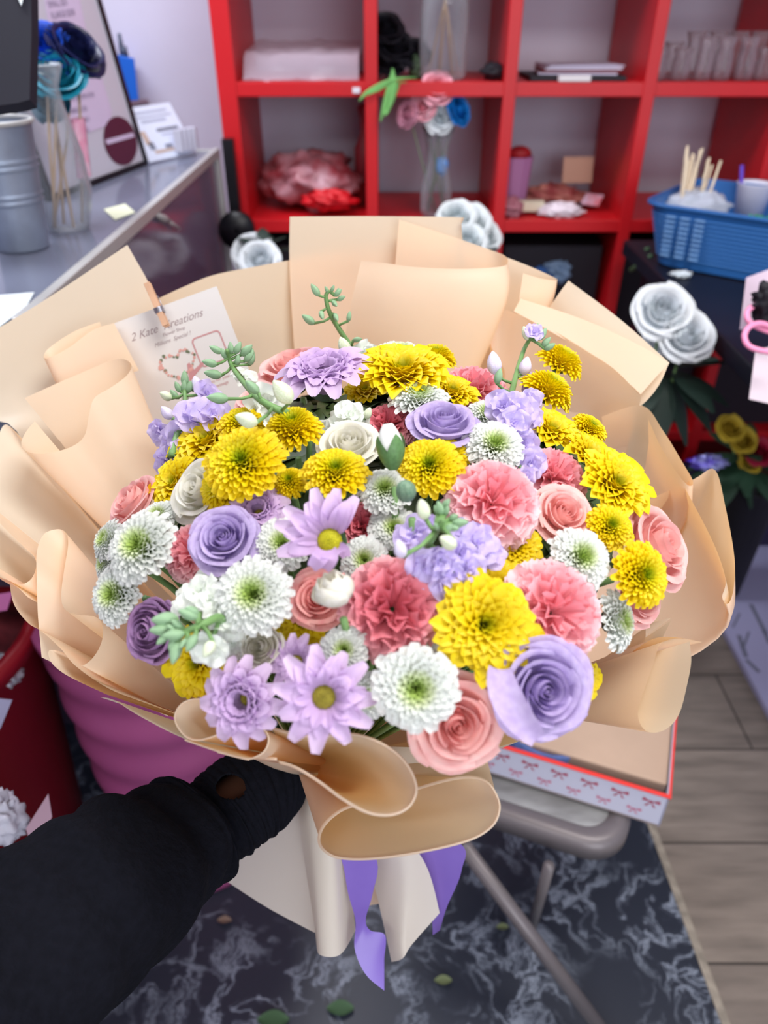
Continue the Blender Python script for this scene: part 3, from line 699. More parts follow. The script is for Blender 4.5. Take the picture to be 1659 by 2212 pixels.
# ---- single buds
def big_bud(label, px0, py0, px1, py1, wpx, lift, white=True, name='carnation_bud', ball=False):
    p, n, d = dome((px0 + px1) / 2, (py0 + py1) / 2); d -= lift
    a, e = at(px0, py0, d), at(px1, py1, d - .004); ax = e - a; L = ax.length; ax.normalize(); X = RT - ax * RT.dot(ax); X.normalize()
    M = Matrix.Translation(a) @ Matrix((X, ax.cross(X), ax)).transposed().to_4x4() @ Matrix.Scale(L, 4)
    r = wpx / 2 * d / FPX / L
    t = thing(name, label, 'flower bud', group='single buds of the bouquet'); t.matrix_world = M
    def add(nm, b, m):
        o = bpy.data.objects.new(nm, b.mesh(nm, m)); COL.objects.link(o); o.parent = t
    if ball:
        b = MB(); rows = []
        for i in range(11):
            th = math.pi * i / 10 - math.pi / 2; cr = max(.03, math.cos(th))
            rows.append([V(r * cr * (1 + .04 * math.cos(9 * q)) * math.cos(q), r * cr * (1 + .04 * math.cos(9 * q)) * math.sin(q), .5 + .5 * math.sin(th)) for q in [2 * math.pi * k / 36 for k in range(36)]])
        b.grid(rows, closeu=True); add('bud_shell', b, mat('blue_green_bud', rgb(98, 132, 108), .5, nz=.3, col2=rgb(120, 150, 122), nscale=8))
    else:
        b = MB(); rows = []
        for i in range(12):
            t_ = i / 11; rr = r * .82 * (math.sin(math.pi * (.12 + .80 * t_)) ** .7)
            rows.append([V(rr * (1 + .05 * math.sin(3 * q + 5 * t_)) * math.cos(q), rr * math.sin(q), .1 + .9 * t_) for q in [2 * math.pi * k / 20 for k in range(20)]])
        b.grid(rows, closeu=True); add('bud_petals', b, mat('white_bud_petals', rgb(244, 246, 242), .45, nz=.05, nscale=8))
        for k in range(4):
            b = MB(); a0 = k * math.pi / 2 + .5; rows = []
            for i in range(9):
                v = i / 8; rr = r * (math.sin(math.pi * (.06 + .62 * v)) ** .7); half = (math.pi / 4 * 1.05) * (1 if v < .5 else (1 - (v - .5) / .5) ** .8 + .02)
                rows.append([V(rr * math.cos(a0 + half * u), rr * math.sin(a0 + half * u), .78 * v) for u in (-1, -.5, 0, .5, 1)])
            b.grid(rows); add('sepal', b, mat('bud_sepals', rgb(96, 138, 82), .45, nz=.25, nscale=12))
    nrm = ax
    stem_to_tie(a, ax, t, M)
    return t
big_bud('tall white-tipped green bud standing beside the white rose in the upper middle', 850, 1015, 838, 915, 64, .05)
big_bud('round blue-green bud in front of the pale chrysanthemum near the centre', 882, 1084, 872, 1038, 44, .045, ball=True, name='round_bud')
def tulip(label, px, py, rp, lift):
    p, n, d = dome(px, py); d -= lift; p = at(px, py, d); s = rp * d / FPX
    n = (UP * .85 - FW * .38 - RT * .25).normalized(); X = (RT - n * RT.dot(n)).normalized()
    M = Matrix.Translation(p - n * s * .6) @ Matrix((X, n.cross(X), n)).transposed().to_4x4() @ Matrix.Scale(s, 4)
    t = thing('white_tulip_bud', label, 'flower bud', group='single buds of the bouquet'); t.matrix_world = M
    rng = random.Random(3)
    for l, (nn, rr, hh) in enumerate([(3, 1.0, 1.25), (3, .82, 1.5), (3, .55, 1.55)]):
        for k in range(nn):
            b = MB(); rows = []; a0 = 2 * math.pi * k / nn + l * 1.1
            for i in range(10):
                v = i / 9; r_ = rr * math.sin(math.pi * (.1 + .72 * v)) ** .65
                half = 1.25 * (1 if v < .6 else (1 - ((v - .6) / .4) ** 2.2 * .75))
                rows.append([V(r_ * (1 + .10 * u) * math.cos(a0 + half * u), r_ * (1 + .10 * u) * math.sin(a0 + half * u), hh * v - .1 * u * u * v) for u in [x / 4 - 1 for x in range(9)]])
            b.grid(rows); o = bpy.data.objects.new('petal', b.mesh('petal', mats_for('wrose'))); COL.objects.link(o); o.parent = t
    stem_to_tie(p - n * s * .6, n, t, M)
tulip('plump white tulip-like bud resting over the dusty pink rose', 722, 1278, 46, .045)
# drooping outer petal of the low lavender rose and loose petals are part of their flowers
def extra_petal(parent, pts, wpx, m, name='petal'):
    """pts [(px,py,d)] centre line; petal joined to the flower it belongs to"""
    P = crm([at(*p) for p in pts], 9); b = MB(); rows = []
    Mi = parent.matrix_world.inverted() if parent.matrix_world != Matrix() else Matrix()
    for i, c in enumerate(P):
        t = i / 8; tg = (P[min(i + 1, 8)] - P[max(i - 1, 0)]).normalized(); sd = tg.cross(FW).normalized(); nr = sd.cross(tg)
        wd = wpx * pts[0][2] / FPX * math.sin(math.pi * (.18 + .7 * t)) ** .6
        rows.append([Mi @ (c + sd * wd * u + nr * wd * .35 * (1 - u * u)) for u in [x / 3 - 1 for x in range(7)]])
    b.grid(rows); o = bpy.data.objects.new(name, b.mesh(name, m)); COL.objects.link(o); o.parent = parent
def find(lbl):
    return next(o for o in bpy.data.objects if o.get('label', '').startswith(lbl))
bpy.context.view_layer.update()
_, _, d0 = dome(1120, 1540)
extra_petal(find('big lavender rose lowest'), [(1080, 1440, d0 - .05), (1088, 1490, d0 - .062), (1118, 1548, d0 - .066), (1163, 1600, d0 - .06)], 34, mats_for('lrose'))
_, _, d0 = dome(690, 1215)
u = find('lavender daisy with upright')
extra_petal(u, [(700, 1185, d0 - .045), (690, 1205, d0 - .055), (672, 1228, d0 - .05)], 18, mats_for('lav'))
extra_petal(u, [(712, 1185, d0 - .045), (712, 1205, d0 - .055), (700, 1232, d0 - .05)], 18, mats_for('lav'))
extra_petal(u, [(730, 1180, d0 - .04), (742, 1190, d0 - .045), (748, 1205, d0 - .04)], 14, mats_for('lav'))
# ---- leaves between the flowers, added as dark filler to darken the gaps
b = MB(); rl = random.Random(9)
for i in range(330):
    a = rl.uniform(0, 2 * math.pi); e = math.sqrt(rl.random()) * .80; z = math.sqrt(max(0, 1 - e * e))
    c = BO + (BU * math.cos(a) + BV * math.sin(a)) * e * EA * .86 + BN * (z * EC * .80 - .01)
    n = (BU * math.cos(a) * e + BV * math.sin(a) * e + BN * (z + .2)).normalized()
    x = V(rl.uniform(-1, 1), rl.uniform(-1, 1), rl.uniform(-1, 1)).cross(n).normalized(); y = n.cross(x); L = rl.uniform(.04, .065); wd = L * .28
    rows = []
    for k in range(5):
        t = k / 4; ww = wd * math.sin(math.pi * (.08 + .84 * t)) ; q = c + x * (t - .5) * L + n * (-.25 * L * (t - .5) ** 2 * 2)
        rows.append([q - y * ww + n * ww * .3, q, q + y * ww + n * ww * .3])
    b.grid(rows)
o = b.build('filler_leaves', m_leaf, smooth=True); tag(o, 'dark green leaves in the gaps beneath the bouquet flowers', 'leaves', kind='stuff')
# ------------------------------------------------------------------ wrapping paper sheets
m_paper = mat('peach_wrapping_paper', rgb(240, 227, 205), .40, trans=.40, tcol=rgb(255, 198, 124), spec=.35, nz=.03, nscale=3)
m_paper2 = mat('cream_wrapping_paper', rgb(236, 230, 218), .42, trans=.3, tcol=rgb(245, 226, 196), spec=.35, nz=.03, nscale=3)
BASE = BO - BN * .07
def rimpt(E, rad):
    v = E - BO; v = v - BN * v.dot(BN); v.normalize()
    return BASE + v * rad
def sheet(label, E, rad=None, frac=.9, tie=None, n=None, nv=12, m=None, wob=0.0, lip=0.0):
    """a sheet ruled from its visible folded edge E down to the tied neck, bellied over the rim circle"""
    tie = tie or TIE; P = crm([at(*e) for e in E], n or max(24, 5 * len(E)))
    cen = sum(P, Vector()) / len(P); rows = []
    for i in range(nv + 1):
        v = i / nv; row = []
        for j, e in enumerate(P):
            B = tie + (e - tie) * (1 - frac) if frac < 1 else tie
            B = e + (tie - e) * frac
            if rad:
                Mp = rimpt(e, rad); c = Mp * 1.0
                c = c * 1.0
                p = bez(e, (c * 2 - (e + B) / 2) * .5 + c * .5, B, v)
            else: p = e.lerp(B, v)
            if wob: p = p + FW * wob * math.sin(j * .35 + 2 * v) * v * (1 - v) * 4
            row.append(p)
        rows.append(row)
    b = MB()
    if lip:
        L1, L2 = [], []
        for j, e in enumerate(P):
            tg = (P[min(j + 1, len(P) - 1)] - P[max(j - 1, 0)]); o_ = tg.cross(tie - e)
            if o_.length < 1e-9: o_ = e - cen
            o_.normalize()
            if o_.dot(e - cen) < 0: o_ = -o_
            bk = (tie - e).normalized()
            L1.append(e + o_ * lip * .5 - bk * .0006); L2.append(e + o_ * lip + bk * lip * .6)
        b.grid([L2, L1, P], 1)
    b.grid(rows)
    o = b.build('wrapping_paper', [m or m_paper, m or m_paper], smooth=True); tag(o, label, 'wrapping paper', 'wrapping paper sheets of the bouquet')
    return o
def gsheet(label, rows, m=None, nu=16, nv=14, name='wrapping_paper', grp='wrapping paper sheets of the bouquet', cat='wrapping paper', parent=None):
    R1 = [crm([at(*p) for p in r], nu) for r in rows]
    R2 = [crm([r[j] for r in R1], nv) for j in range(nu)]
    b = MB(); b.grid([[R2[j][i] for j in range(nu)] for i in range(nv)])
    o = b.build(name, m or m_paper, parent=parent, smooth=True)
    if parent is None: tag(o, label, cat, grp)
    return o
# back
sheet('wide peach paper sheet behind the flowers at the upper left, right of the card', [(320, 655, .79), (400, 618, .80), (462, 594, .81), (540, 578, .82), (640, 560, .83), (760, 545, .84), (900, 545, .84)], rad=.27, frac=.75)
gsheet('rectangular paper sheet standing tallest behind the bouquet', [[(626, 468, .815), (800, 467, .82), (985, 469, .815), (996, 472, .805)], [(627, 620, .83), (800, 620, .835), (1000, 620, .82)], [(650, 950, .86), (800, 950, .86), (980, 950, .85)]])
gsheet('peach paper corner showing behind the big fold at the top right', [[(1000, 530, .80), (1100, 558, .80), (1202, 602, .79), (1170, 602, .775), (1130, 590, .77)], [(1020, 640, .81), (1100, 650, .81), (1188, 665, .80), (1160, 665, .785), (1120, 655, .78)], [(1000, 850, .84), (1060, 850, .84), (1120, 850, .83), (1110, 850, .82), (1090, 850, .81)]], nu=24)
gsheet('big looped paper fold at the top centre with a broad smooth front', [
    [(862, 474, .805), (980, 512, .80), (1060, 540, .785), (1090, 552, .765), (1097, 566, .745), (1080, 576, .73), (1000, 581, .72), (900, 577, .72), (830, 568, .725), (780, 563, .735)],
    [(850, 620, .82), (960, 640, .81), (1050, 650, .79), (1084, 655, .77), (1090, 665, .75), (1072, 668, .735), (1000, 668, .725), (900, 668, .725), (820, 668, .73), (757, 665, .74)],
    [(830, 900, .85), (900, 900, .85), (960, 900, .84), (980, 900, .82), (990, 900, .80), (980, 900, .78), (950, 900, .77), (880, 900, .765), (800, 900, .77), (710, 900, .78)]], nu=48, nv=18)
b = MB(); RG = []
for i in range(9):
    v = i / 8; row = []
    for k in range(72):
        a = 2 * math.pi * k / 72; e = BASE + BU * (.232 * math.cos(a)) + BV * ((.20 if math.sin(a) * BV.dot(UP) > 0 else .155) * math.sin(a))
        B = e + (TIE - e) * .86; row.append(bez(e, (e * .55 + B * .45) + (e - BASE) * .12, B, v) + (e - BASE) * .03 * math.sin(9 * a) * (1 - v))
    RG.append(row)
b.grid(RG, closeu=True); o = b.build('inner_wrapping_paper', m_paper, smooth=True); tag(o, 'inner paper cone around the stems beneath the flower heads', 'wrapping paper', 'wrapping paper sheets of the bouquet')
# right
gsheet('paper sheet with a sharp corner at the upper right above the roses', [[(1228, 606, .775), (1340, 690, .75), (1446, 784, .72)], [(1187, 664, .785), (1290, 770, .755), (1386, 876, .725)], [(1060, 860, .83), (1120, 930, .80), (1180, 1020, .77)]], nu=14)
gsheet('folded back paper band along the upper right rim', [[(1125, 645, .765), (1260, 690, .74), (1380, 745, .72), (1444, 784, .712)], [(1110, 672, .76), (1265, 760, .735), (1350, 822, .72), (1384, 852, .715)]], nu=18, nv=6)
sheet('inner paper panel with a small rolled top beside the stock spire at the right', [(1090, 800, .76), (1060, 745, .765), (1072, 690, .765), (1090, 670, .762), (1120, 680, .758), (1180, 705, .75), (1270, 760, .73), (1330, 800, .715), (1385, 858, .70)], rad=.24, frac=.75)
sheet('paper sheet with a narrow rolled edge at the right rim, beside the large yellow flower', [(1300, 900, .72), (1386, 876, .695), (1432, 930, .675), (1475, 1000, .655), (1497, 1040, .64), (1486, 1048, .632), (1458, 1015, .632), (1425, 960, .645), (1400, 905, .665)], rad=.25, frac=.8, n=48)
sheet('paper sheet with a sharp corner at the far right rim beside the pale pink rose', [(1400, 1080, .665), (1497, 1036, .65), (1544, 1015, .64), (1568, 1100, .615), (1586, 1200, .585), (1585, 1270, .565), (1573, 1304, .553), (1560, 1290, .553), (1567, 1250, .562), (1540, 1170, .585), (1480, 1055, .635)], rad=.255, frac=.8, n=60)
sheet('small rolled paper pleat at the lower right between two larger folds', [(1452, 1334, .535), (1400, 1350, .53), (1392, 1385, .525), (1360, 1418, .52), (1355, 1432, .515), (1382, 1430, .512), (1415, 1405, .515), (1450, 1340, .52)], frac=.55, tie=at(1120, 1560, .62), n=44)
sheet('large looped paper fold at the lower right beside the lavender rose', [(1230, 1480, .53), (1320, 1440, .52), (1400, 1385, .51), (1450, 1376, .505), (1518, 1387, .50), (1460, 1379, .495), (1425, 1395, .49), (1410, 1440, .485), (1388, 1500, .475), (1378, 1542, .468), (1388, 1572, .46), (1410, 1583, .455), (1442, 1573, .455), (1468, 1540, .46), (1484, 1480, .468), (1493, 1430, .475), (1490, 1386, .485)], frac=.9, tie=at(1040, 1520, .62), n=80)
# left
gsheet('large flat paper sheet with the clip at the upper left corner', [[(-70, 748, .71), (100, 646, .735), (275, 529, .76)], [(-60, 850, .71), (130, 760, .735), (345, 668, .76)], [(-20, 905, .70), (100, 850, .72), (340, 800, .76)], [(42, 940, .69), (160, 940, .71), (400, 940, .75)], [(150, 1180, .68), (260, 1150, .70), (420, 1150, .74)]], nu=16, nv=16)
gsheet('small curled paper tip behind the left roll', [[(246, 698, .70), (200, 713, .697), (150, 750, .69), (108, 772, .685), (94, 771, .69), (108, 750, .698), (160, 716, .705), (215, 695, .71)], [(300, 800, .70), (240, 820, .695), (190, 840, .69), (150, 858, .685), (135, 858, .69), (150, 850, .70), (200, 830, .71), (260, 810, .715)]], nu=36, nv=8)
sheet('big S-curled paper roll at the left of the bouquet', [(53, 860, .66), (130, 825, .665), (200, 795, .67), (238, 779, .67), (268, 776, .665), (284, 790, .655), (272, 813, .645), (238, 838, .635), (204, 860, .627), (192, 897, .62), (184, 938, .61), (162, 961, .60), (120, 976, .592), (78, 980, .59), (53, 972, .592), (46, 955, .60), (58, 930, .61), (75, 910, .62)], frac=.62, tie=at(560, 1480, .66), n=100)
sheet('far left paper sheet running out of the frame', [(50, 950, .64), (12, 917, .645), (-10, 960, .635), (-45, 1060, .61), (-60, 1150, .585), (-30, 1230, .565), (22, 1256, .55), (60, 1290, .54)], frac=.75, tie=at(600, 1600, .66), n=50)
sheet('pale paper roll at the far left rim', [(-60, 1060, .59), (0, 1130, .575), (50, 1180, .565), (74, 1203, .56), (78, 1225, .552), (66, 1252, .548), (40, 1262, .546), (0, 1242, .55), (-50, 1200, .56)], frac=.6, tie=at(560, 1560, .64), n=50)
sheet('double curled paper fold at the lower left rim', [(90, 1420, .53), (82, 1330, .535), (79, 1240, .54), (80, 1190, .552), (95, 1154, .565), (125, 1143, .572), (143, 1152, .57), (147, 1178, .56), (138, 1235, .545), (132, 1290, .53), (142, 1318, .522), (170, 1328, .517), (205, 1332, .515), (221, 1350, .51), (220, 1385, .502), (203, 1418, .494), (180, 1437, .488), (165, 1432, .488)], frac=.55, tie=at(560, 1640, .6), n=110)
sheet('outer paper layer along the lower left rim', [(20, 1254, .56), (30, 1305, .55), (60, 1345, .54), (90, 1364, .53), (130, 1400, .515), (165, 1440, .502), (240, 1490, .485), (330, 1522, .47), (400, 1550, .458)], frac=.8, n=50, tie=at(640, 1640, .66))
sheet('narrow curled paper tip sticking out below the left rim', [(230, 1500, .495), (150, 1462, .505), (115, 1436, .51), (104, 1412, .515), (112, 1404, .52), (140, 1412, .52), (168, 1440, .512), (230, 1480, .50)], frac=.5, tie=at(640, 1640, .62), n=36)
sheet('long pale paper strip under the lower left rim', [(216, 1506, .492), (245, 1512, .485), (300, 1546, .47), (385, 1590, .455), (470, 1621, .445), (560, 1642, .44), (620, 1650, .44)], frac=.8, n=40, tie=at(650, 1650, .66), m=m_paper2)
# front
sheet('double rolled paper fold at the bottom left front, deep orange inside', [(545, 1570, .425), (524, 1566, .42), (490, 1548, .415), (455, 1519, .413), (425, 1511, .413), (395, 1520, .412), (379, 1545, .41), (385, 1570, .407), (405, 1592, .405), (430, 1597, .404), (460, 1589, .404), (500, 1573, .404), (535, 1567, .404), (563, 1573, .403), (578, 1593, .40), (573, 1617, .398), (555, 1632, .397), (530, 1637, .397), (470, 1621, .40), (400, 1597, .405)], frac=.6, tie=at(760, 1660, .60), n=120, lip=.0008)
sheet('front centre paper loop curling open to the right', [(588, 1576, .42), (650, 1591, .412), (710, 1592, .405), (770, 1590, .398), (830, 1612, .392), (875, 1650, .388), (897, 1697, .385), (889, 1732, .383), (864, 1752, .382), (830, 1758, .382), (790, 1750, .384), (740, 1722, .388), (690, 1685, .395), (640, 1655, .402), (600, 1643, .41), (540, 1637, .42), (470, 1620, .43)], frac=.8, tie=at(655, 1665, .62), n=100, lip=.0016)
sheet('bottom paper loop, the lowest fold in front of the ribbons', [(880, 1715, .46), (905, 1706, .458), (960, 1690, .452), (1010, 1682, .446), (1050, 1690, .44), (1073, 1722, .435), (1077, 1752, .43), (1060, 1785, .426), (1010, 1814, .424), (900, 1840, .425), (800, 1853, .43), (735, 1851, .436), (703, 1836, .44), (692, 1812, .446), (706, 1780, .452), (745, 1750, .458), (800, 1735, .465)], frac=.85, tie=at(640, 1655, .64), n=100, lip=.0017)
gsheet('paper panel behind the lowest loop under the bottom pink rose', [[(880, 1650, .50), (960, 1640, .49), (1045, 1612, .48)], [(890, 1700, .49), (980, 1690, .475), (1073, 1722, .455)]], nu=12, nv=6)
# skirt below the hand
gsheet('wide cream paper skirt flaring below the hand', [[(600, 1690, .69), (650, 1700, .675), (700, 1720, .66)], [(560, 1790, .71), (640, 1800, .685), (710, 1820, .66)], [(484, 1900, .74), (580, 1962, .715), (690, 2020, .69)]], m=m_paper2)
gsheet('narrow rolled cream paper pleat hanging at the middle of the skirt', [[(650, 1700, .665), (665, 1710, .645), (690, 1720, .64), (715, 1720, .66)], [(650, 1800, .665), (675, 1800, .645), (715, 1805, .64), (745, 1800, .665)], [(684, 2030, .70), (690, 2062, .66), (735, 2062, .66), (768, 2010, .70)]], m=m_paper2, nu=22)
gsheet('cream paper tail hanging at the right of the skirt', [[(690, 1720, .69), (740, 1730, .665), (790, 1730, .66)], [(790, 1860, .70), (860, 1850, .67), (910, 1850, .675)], [(846, 2078, .70), (870, 2070, .685), (890, 2040, .69), (950, 1972, .70)]], m=m_paper2, nu=22)
gsheet('small peach paper sliver between the violet ribbons', [[(720, 1740, .70), (760, 1740, .70)], [(800, 1860, .715), (835, 1860, .715)], [(775, 1960, .725), (832, 1950, .725)]])
# ribbons
m_rib = mat('violet_satin_ribbon', rgb(128, 100, 200), .3, trans=.2, spec=.6, nz=.2, col2=rgb(150, 126, 218), nscale=6)
def ribbon(label, rows, nu=10, nv=30):
    return gsheet(label, rows, m=m_rib, nu=nu, nv=nv, name='satin_ribbon', grp='violet ribbons hanging from the bouquet', cat='ribbon')
ribbon('long violet satin ribbon hanging lowest, its forked end twisted', [[(690, 1730, .66), (735, 1735, .65)], [(736, 1850, .655), (812, 1850, .65)], [(752, 1930, .66), (805, 1930, .655)], [(768, 1990, .665), (790, 1985, .66)], [(766, 2050, .66), (800, 2010, .665)], [(790, 2105, .66), (832, 2020, .67)], [(830, 2140, .665), (830, 2070, .67)]])
ribbon('wide violet satin ribbon at the right of the paper tail', [[(740, 1730, .69), (770, 1735, .68)], [(870, 1830, .70), (985, 1815, .68)], [(905, 1880, .705), (997, 1880, .685)], [(930, 1960, .71), (965, 1960, .70)], [(935, 2020, .715), (950, 2010, .705)]])
# ------------------------------------------------------------------ card and clip
m_card = mat('card_stock', rgb(218, 214, 212), .55)
m_pinkp = mat('dusty_pink_print', rgb(196, 140, 142), .7)
m_greyp = mat('grey_script_print', rgb(158, 140, 142), .7)
A, Bc = at(242, 700, .715), at(468, 618, .715)
Cc = at(560, 878, .74)
cx = (Bc - A); wc = cx.length; cx.normalize(); cz = cx.cross(Cc - Bc).normalized(); cy = cz.cross(cx)
if cz.dot(FW) > 0: cz = -cz
cyd = cz.cross(cx); 
if cyd.dot(UP) < 0: cyd = -cyd
ct = thing('florist_card', 'off-white florist card clipped to the paper at the upper left', 'card', loc=A)
MC = Matrix((cx, cyd, cx.cross(cyd))).transposed().to_4x4(); MC.translation = A
hc = wc * 1.2
b = MB(); b.box((wc / 2, -hc / 2, 0), (wc, hc, .0006), MC); b.build('card_sheet', m_card, ct)
u = wc / 240.0
def CT(x, y, dz=.0005): return MC @ Matrix.Translation((x * u, y * u, dz))
for txt, sz, x, y, sh in [('2 Kate  Kreations', 23, 24, -48, .5), ('Flower Shop', 10, 92, -61, .2), ('Millions  Special !', 12, 66, -76, .5)]:
    textmesh(txt, sz * u, CT(x, y), m_greyp, 'printed_line', ct, sh)
textmesh('Thank you for your', 10 * u, CT(118, -188), m_pinkp, 'printed_line', ct)
textmesh('support, message', 10 * u, CT(118, -200), m_pinkp, 'printed_line', ct)
# pink frame (code itself left out)
b = MB(); fx, fy, fr = 178, -118, 33
ring = []
for s, rr in ((1, 10), (.88, 8)):
    pts = []
    for cxx, cyy, a0 in ((1, 1, 0), (-1, 1, 90), (-1, -1, 180), (1, -1, 270)):
        for k in range(6):
            a = R(a0 + 18 * k); pts.append(V((fx + s * (cxx * (fr - rr) + rr * math.cos(a))) * u if 0 else (fx + s * cxx * (fr - rr) + rr * math.cos(a)) * u, (fy + s * cyy * (fr - rr) + rr * math.sin(a)) * u, .0006))
    ring.append(pts)
b.grid(ring, M=MC, closeu=True); b.build('pink_frame', m_pinkp, ct)
# floral heart
b = MB(); rh = random.Random(2)
def heart(t):
    return V(16 * math.sin(t) ** 3, 13 * math.cos(t) - 5 * math.cos(2 * t) - 2 * math.cos(3 * t) - math.cos(4 * t), 0)
for i in range(60):
    t = math.pi * (.12 + i / 59 * 1.72) + math.pi * 0
    h = heart(t); c = MC @ V((100 + h.x * 2.4 + rh.uniform(-3, 3)) * u, (-128 + h.y * 2.2 + rh.uniform(-3, 3)) * u, .0007)
    r = rh.uniform(2.4, 4.2) * u; M2 = MC.copy(); M2.translation = c
    b.add([V(r * math.cos(a), r * math.sin(a), rh.uniform(0, .0002)) for a in [k * math.pi / 3 for k in range(6)]], [tuple(range(6))], 1 if rh.random() < .3 else 0, M2)
b.build('floral_heart', [mat('heart_pink', rgb(214, 160, 152), .7), mat('heart_green', rgb(108, 118, 92), .7)], ct)
b = MB(); b.add([V(*p, .0007) * 1 for p in [(x * u, y * u) for x, y in [(108, -170), (112, -168), (156, -142), (160, -134), (128, -148), (124, -130), (118, -132)]]], [tuple(range(7))], 0, MC); b.build('heart_tail', m_pinkp, ct)
# wooden clip
m_wood = mat('clip_wood', rgb(214, 170, 138), .6, nz=.15, nscale=60)
ca, cb = at(318, 612, .70), at(360, 705, .705)
t = thing('clothes_peg', 'mini wooden clothes peg clipping the card to the paper', 'clothes peg', loc=ca)
ax = (cb - ca).normalized(); L = (cb - ca).length; sx = ax.cross(FW).normalized(); nz_ = ax.cross(sx).normalized()
MP = Matrix((sx, ax, sx.cross(ax))).transposed().to_4x4(); MP.translation = ca
for s, tilt in ((1, .05), (-1, -.05)):
    b = MB(); b.box((0, L / 2, s * .0028), (.0055, L, .0028), MP @ Matrix.Rotation(tilt * .6, 4, 'X')); b.build('peg_half', m_wood, t, bevel=.0004)
b = MB(); 
for k in range(5): b.tube([MP @ V(x_, L * .58 + k * .0011, z_) for x_, z_ in [(-.0036, -.005), (-.0036, .005), (.0036, .005), (.0036, -.005), (-.0036, -.005)]], .0006, 6)
b.tube([MP @ V(.0034, L * .30, .003), MP @ V(.0034, L * .66, .0045)], .0005, 6); b.tube([MP @ V(-.0034, L * .30, .003), MP @ V(-.0034, L * .66, .0045)], .0005, 6)
b.build('spring', mat('steel', rgb(190, 190, 200), .25, metal=1), t, smooth=True)
# ------------------------------------------------------------------ person: left arm in black sleeve holding the neck of the bouquet
m_black = mat('black_knit', rgb(13, 14, 21), .95, spec=.1, nz=.3, col2=rgb(17, 18, 26), nscale=160, bump=.25)
m_skin = mat('brown_skin', rgb(112, 74, 58), .5, nz=.15, nscale=20)
pr = thing('person', 'person reaching in from the lower left in a black long sleeve, gripping the bouquet', 'person', loc=at(0, 2100, .46))
def skinmesh(name, verts, edges, radii, m, parent, sub=2, loc=True):
    me = bpy.data.meshes.new(name); off = wloc(parent)
    me.from_pydata([tuple(v - off) for v in verts], edges, []); me.materials.append(m)
    o = bpy.data.objects.new(name, me); COL.objects.link(o); o.parent = parent
    md = o.modifiers.new('skin', 'SKIN'); md.use_smooth_shade = True
    for i, r in enumerate(radii): me.skin_vertices[0].data[i].radius = (r, r)
    me.skin_vertices[0].data[0].use_root = True
    s = o.modifiers.new('s', 'SUBSURF'); s.levels = sub; s.render_levels = sub
    return o
vs = [at(-200, 2260, .40), at(60, 2080, .46), at(250, 1935, .52), at(420, 1800, .59), at(500, 1735, .625), at(545, 1712, .64), at(575, 1700, .65)]
ed = [(i, i + 1) for i in range(6)]; rd = [.045, .043, .036, .028, .026, .024, .020]
# fingers close round the neck of the bouquet, thumb in front
nk = TIE; fr_ = [(0, 1640, .0), (0, 1672, 0), (0, 1702, 0), (0, 1730, 0)]
for i, y in enumerate((1650, 1680, 1708, 1733)):
    k = len(vs); y2 = y - 8
    vs += [at(598, y, .675), at(632, y2, .70), at(668, y2 - 4, .712), at(700, y2 + 2, .700), at(712, y2 + 8, .682)][:5 if i < 3 else 4]
    nn = 5 if i < 3 else 4
    ed += [(6, k)] + [(k + j, k + j + 1) for j in range(nn - 1)]; rd += [.0098, .0092, .0088, .0082, .0072][:nn]
k = len(vs); vs += [at(562, 1682, .64), at(590, 1676, .65), at(615, 1680, .655), at(645, 1690, .662)]
ed += [(5, k), (k, k + 1), (k + 1, k + 2), (k + 2, k + 3)]; rd += [.014, .0115, .0105, .009]
skinmesh('body', vs, ed, rd, m_skin, pr)
# sleeve as lofted rings with creases
def up_t(P, i): return (P[min(i + 1, len(P) - 1)] - P[max(0, i - 1)]).normalized()
def loft(name, cps, m, parent, n=56, per=7, hole=None, fold=0.0, seed=1, cap=False):
    P = crm([at(x, y, d) for x, y, d, r in cps], per * len(cps)); Rr = [v.x for v in crm([V(c[3], 0, 0) for c in cps], per * len(cps))]
    rows = []; up = None
    for i, p in enumerate(P):
        t = (P[min(i + 1, len(P) - 1)] - P[max(0, i - 1)]).normalized()
        up = (FW.cross(t).normalized() if up is None else (up - t * up.dot(t)).normalized()); bb = t.cross(up)
        row = []
        for k in range(n):
            a = 2 * math.pi * k / n
            s = i / len(P)
            q = p + (up * math.cos(a) + bb * math.sin(a)) * Rr[i]
            f = fold * (noise.noise(q * 13 + V(seed, 0, 0)) * 1.5 + 1.0 * max(0, noise.noise(V(q.dot(up_t(P, i)) * 22, q.x * 9, q.z * 9))) + .25 * math.sin(i * .45 + 2.2 * math.sin(a + seed) + 5 * noise.noise(q * 7)))
            row.append(p + (up * math.cos(a) + bb * math.sin(a)) * (Rr[i] + f))
        rows.append(row)
    b = MB(); b.grid(rows, closeu=True)
    if cap:
        b.v.append(P[-1] + (P[-1] - P[-2]) * .6); c = len(b.v) - 1; o_ = (len(rows) - 1) * n
        for k in range(n): b.f.append((o_ + k, o_ + (k + 1) % n, c)); b.m.append(0)
    if hole:
        hx, hy, ra, rb = hole; keep = []
        for fi, f in enumerate(b.f):
            c = sum((b.v[i] for i in f), Vector()) / len(f); x, y = proj(c)
            nrm = (b.v[f[1]] - b.v[f[0]]).cross(b.v[f[2]] - b.v[f[0]])
            cen = P[min(range(len(P)), key=lambda z: (P[z] - c).length)]
            if ((x - hx) / ra) ** 2 + ((y - hy) / rb) ** 2 < 1 and (c - cen).dot(FW) < 0: continue
            keep.append(fi)
        b.f = [b.f[i] for i in keep]; b.m = [0] * len(b.f)
    o = b.build(name, m, parent, smooth=True, solid=.0012)
    return o
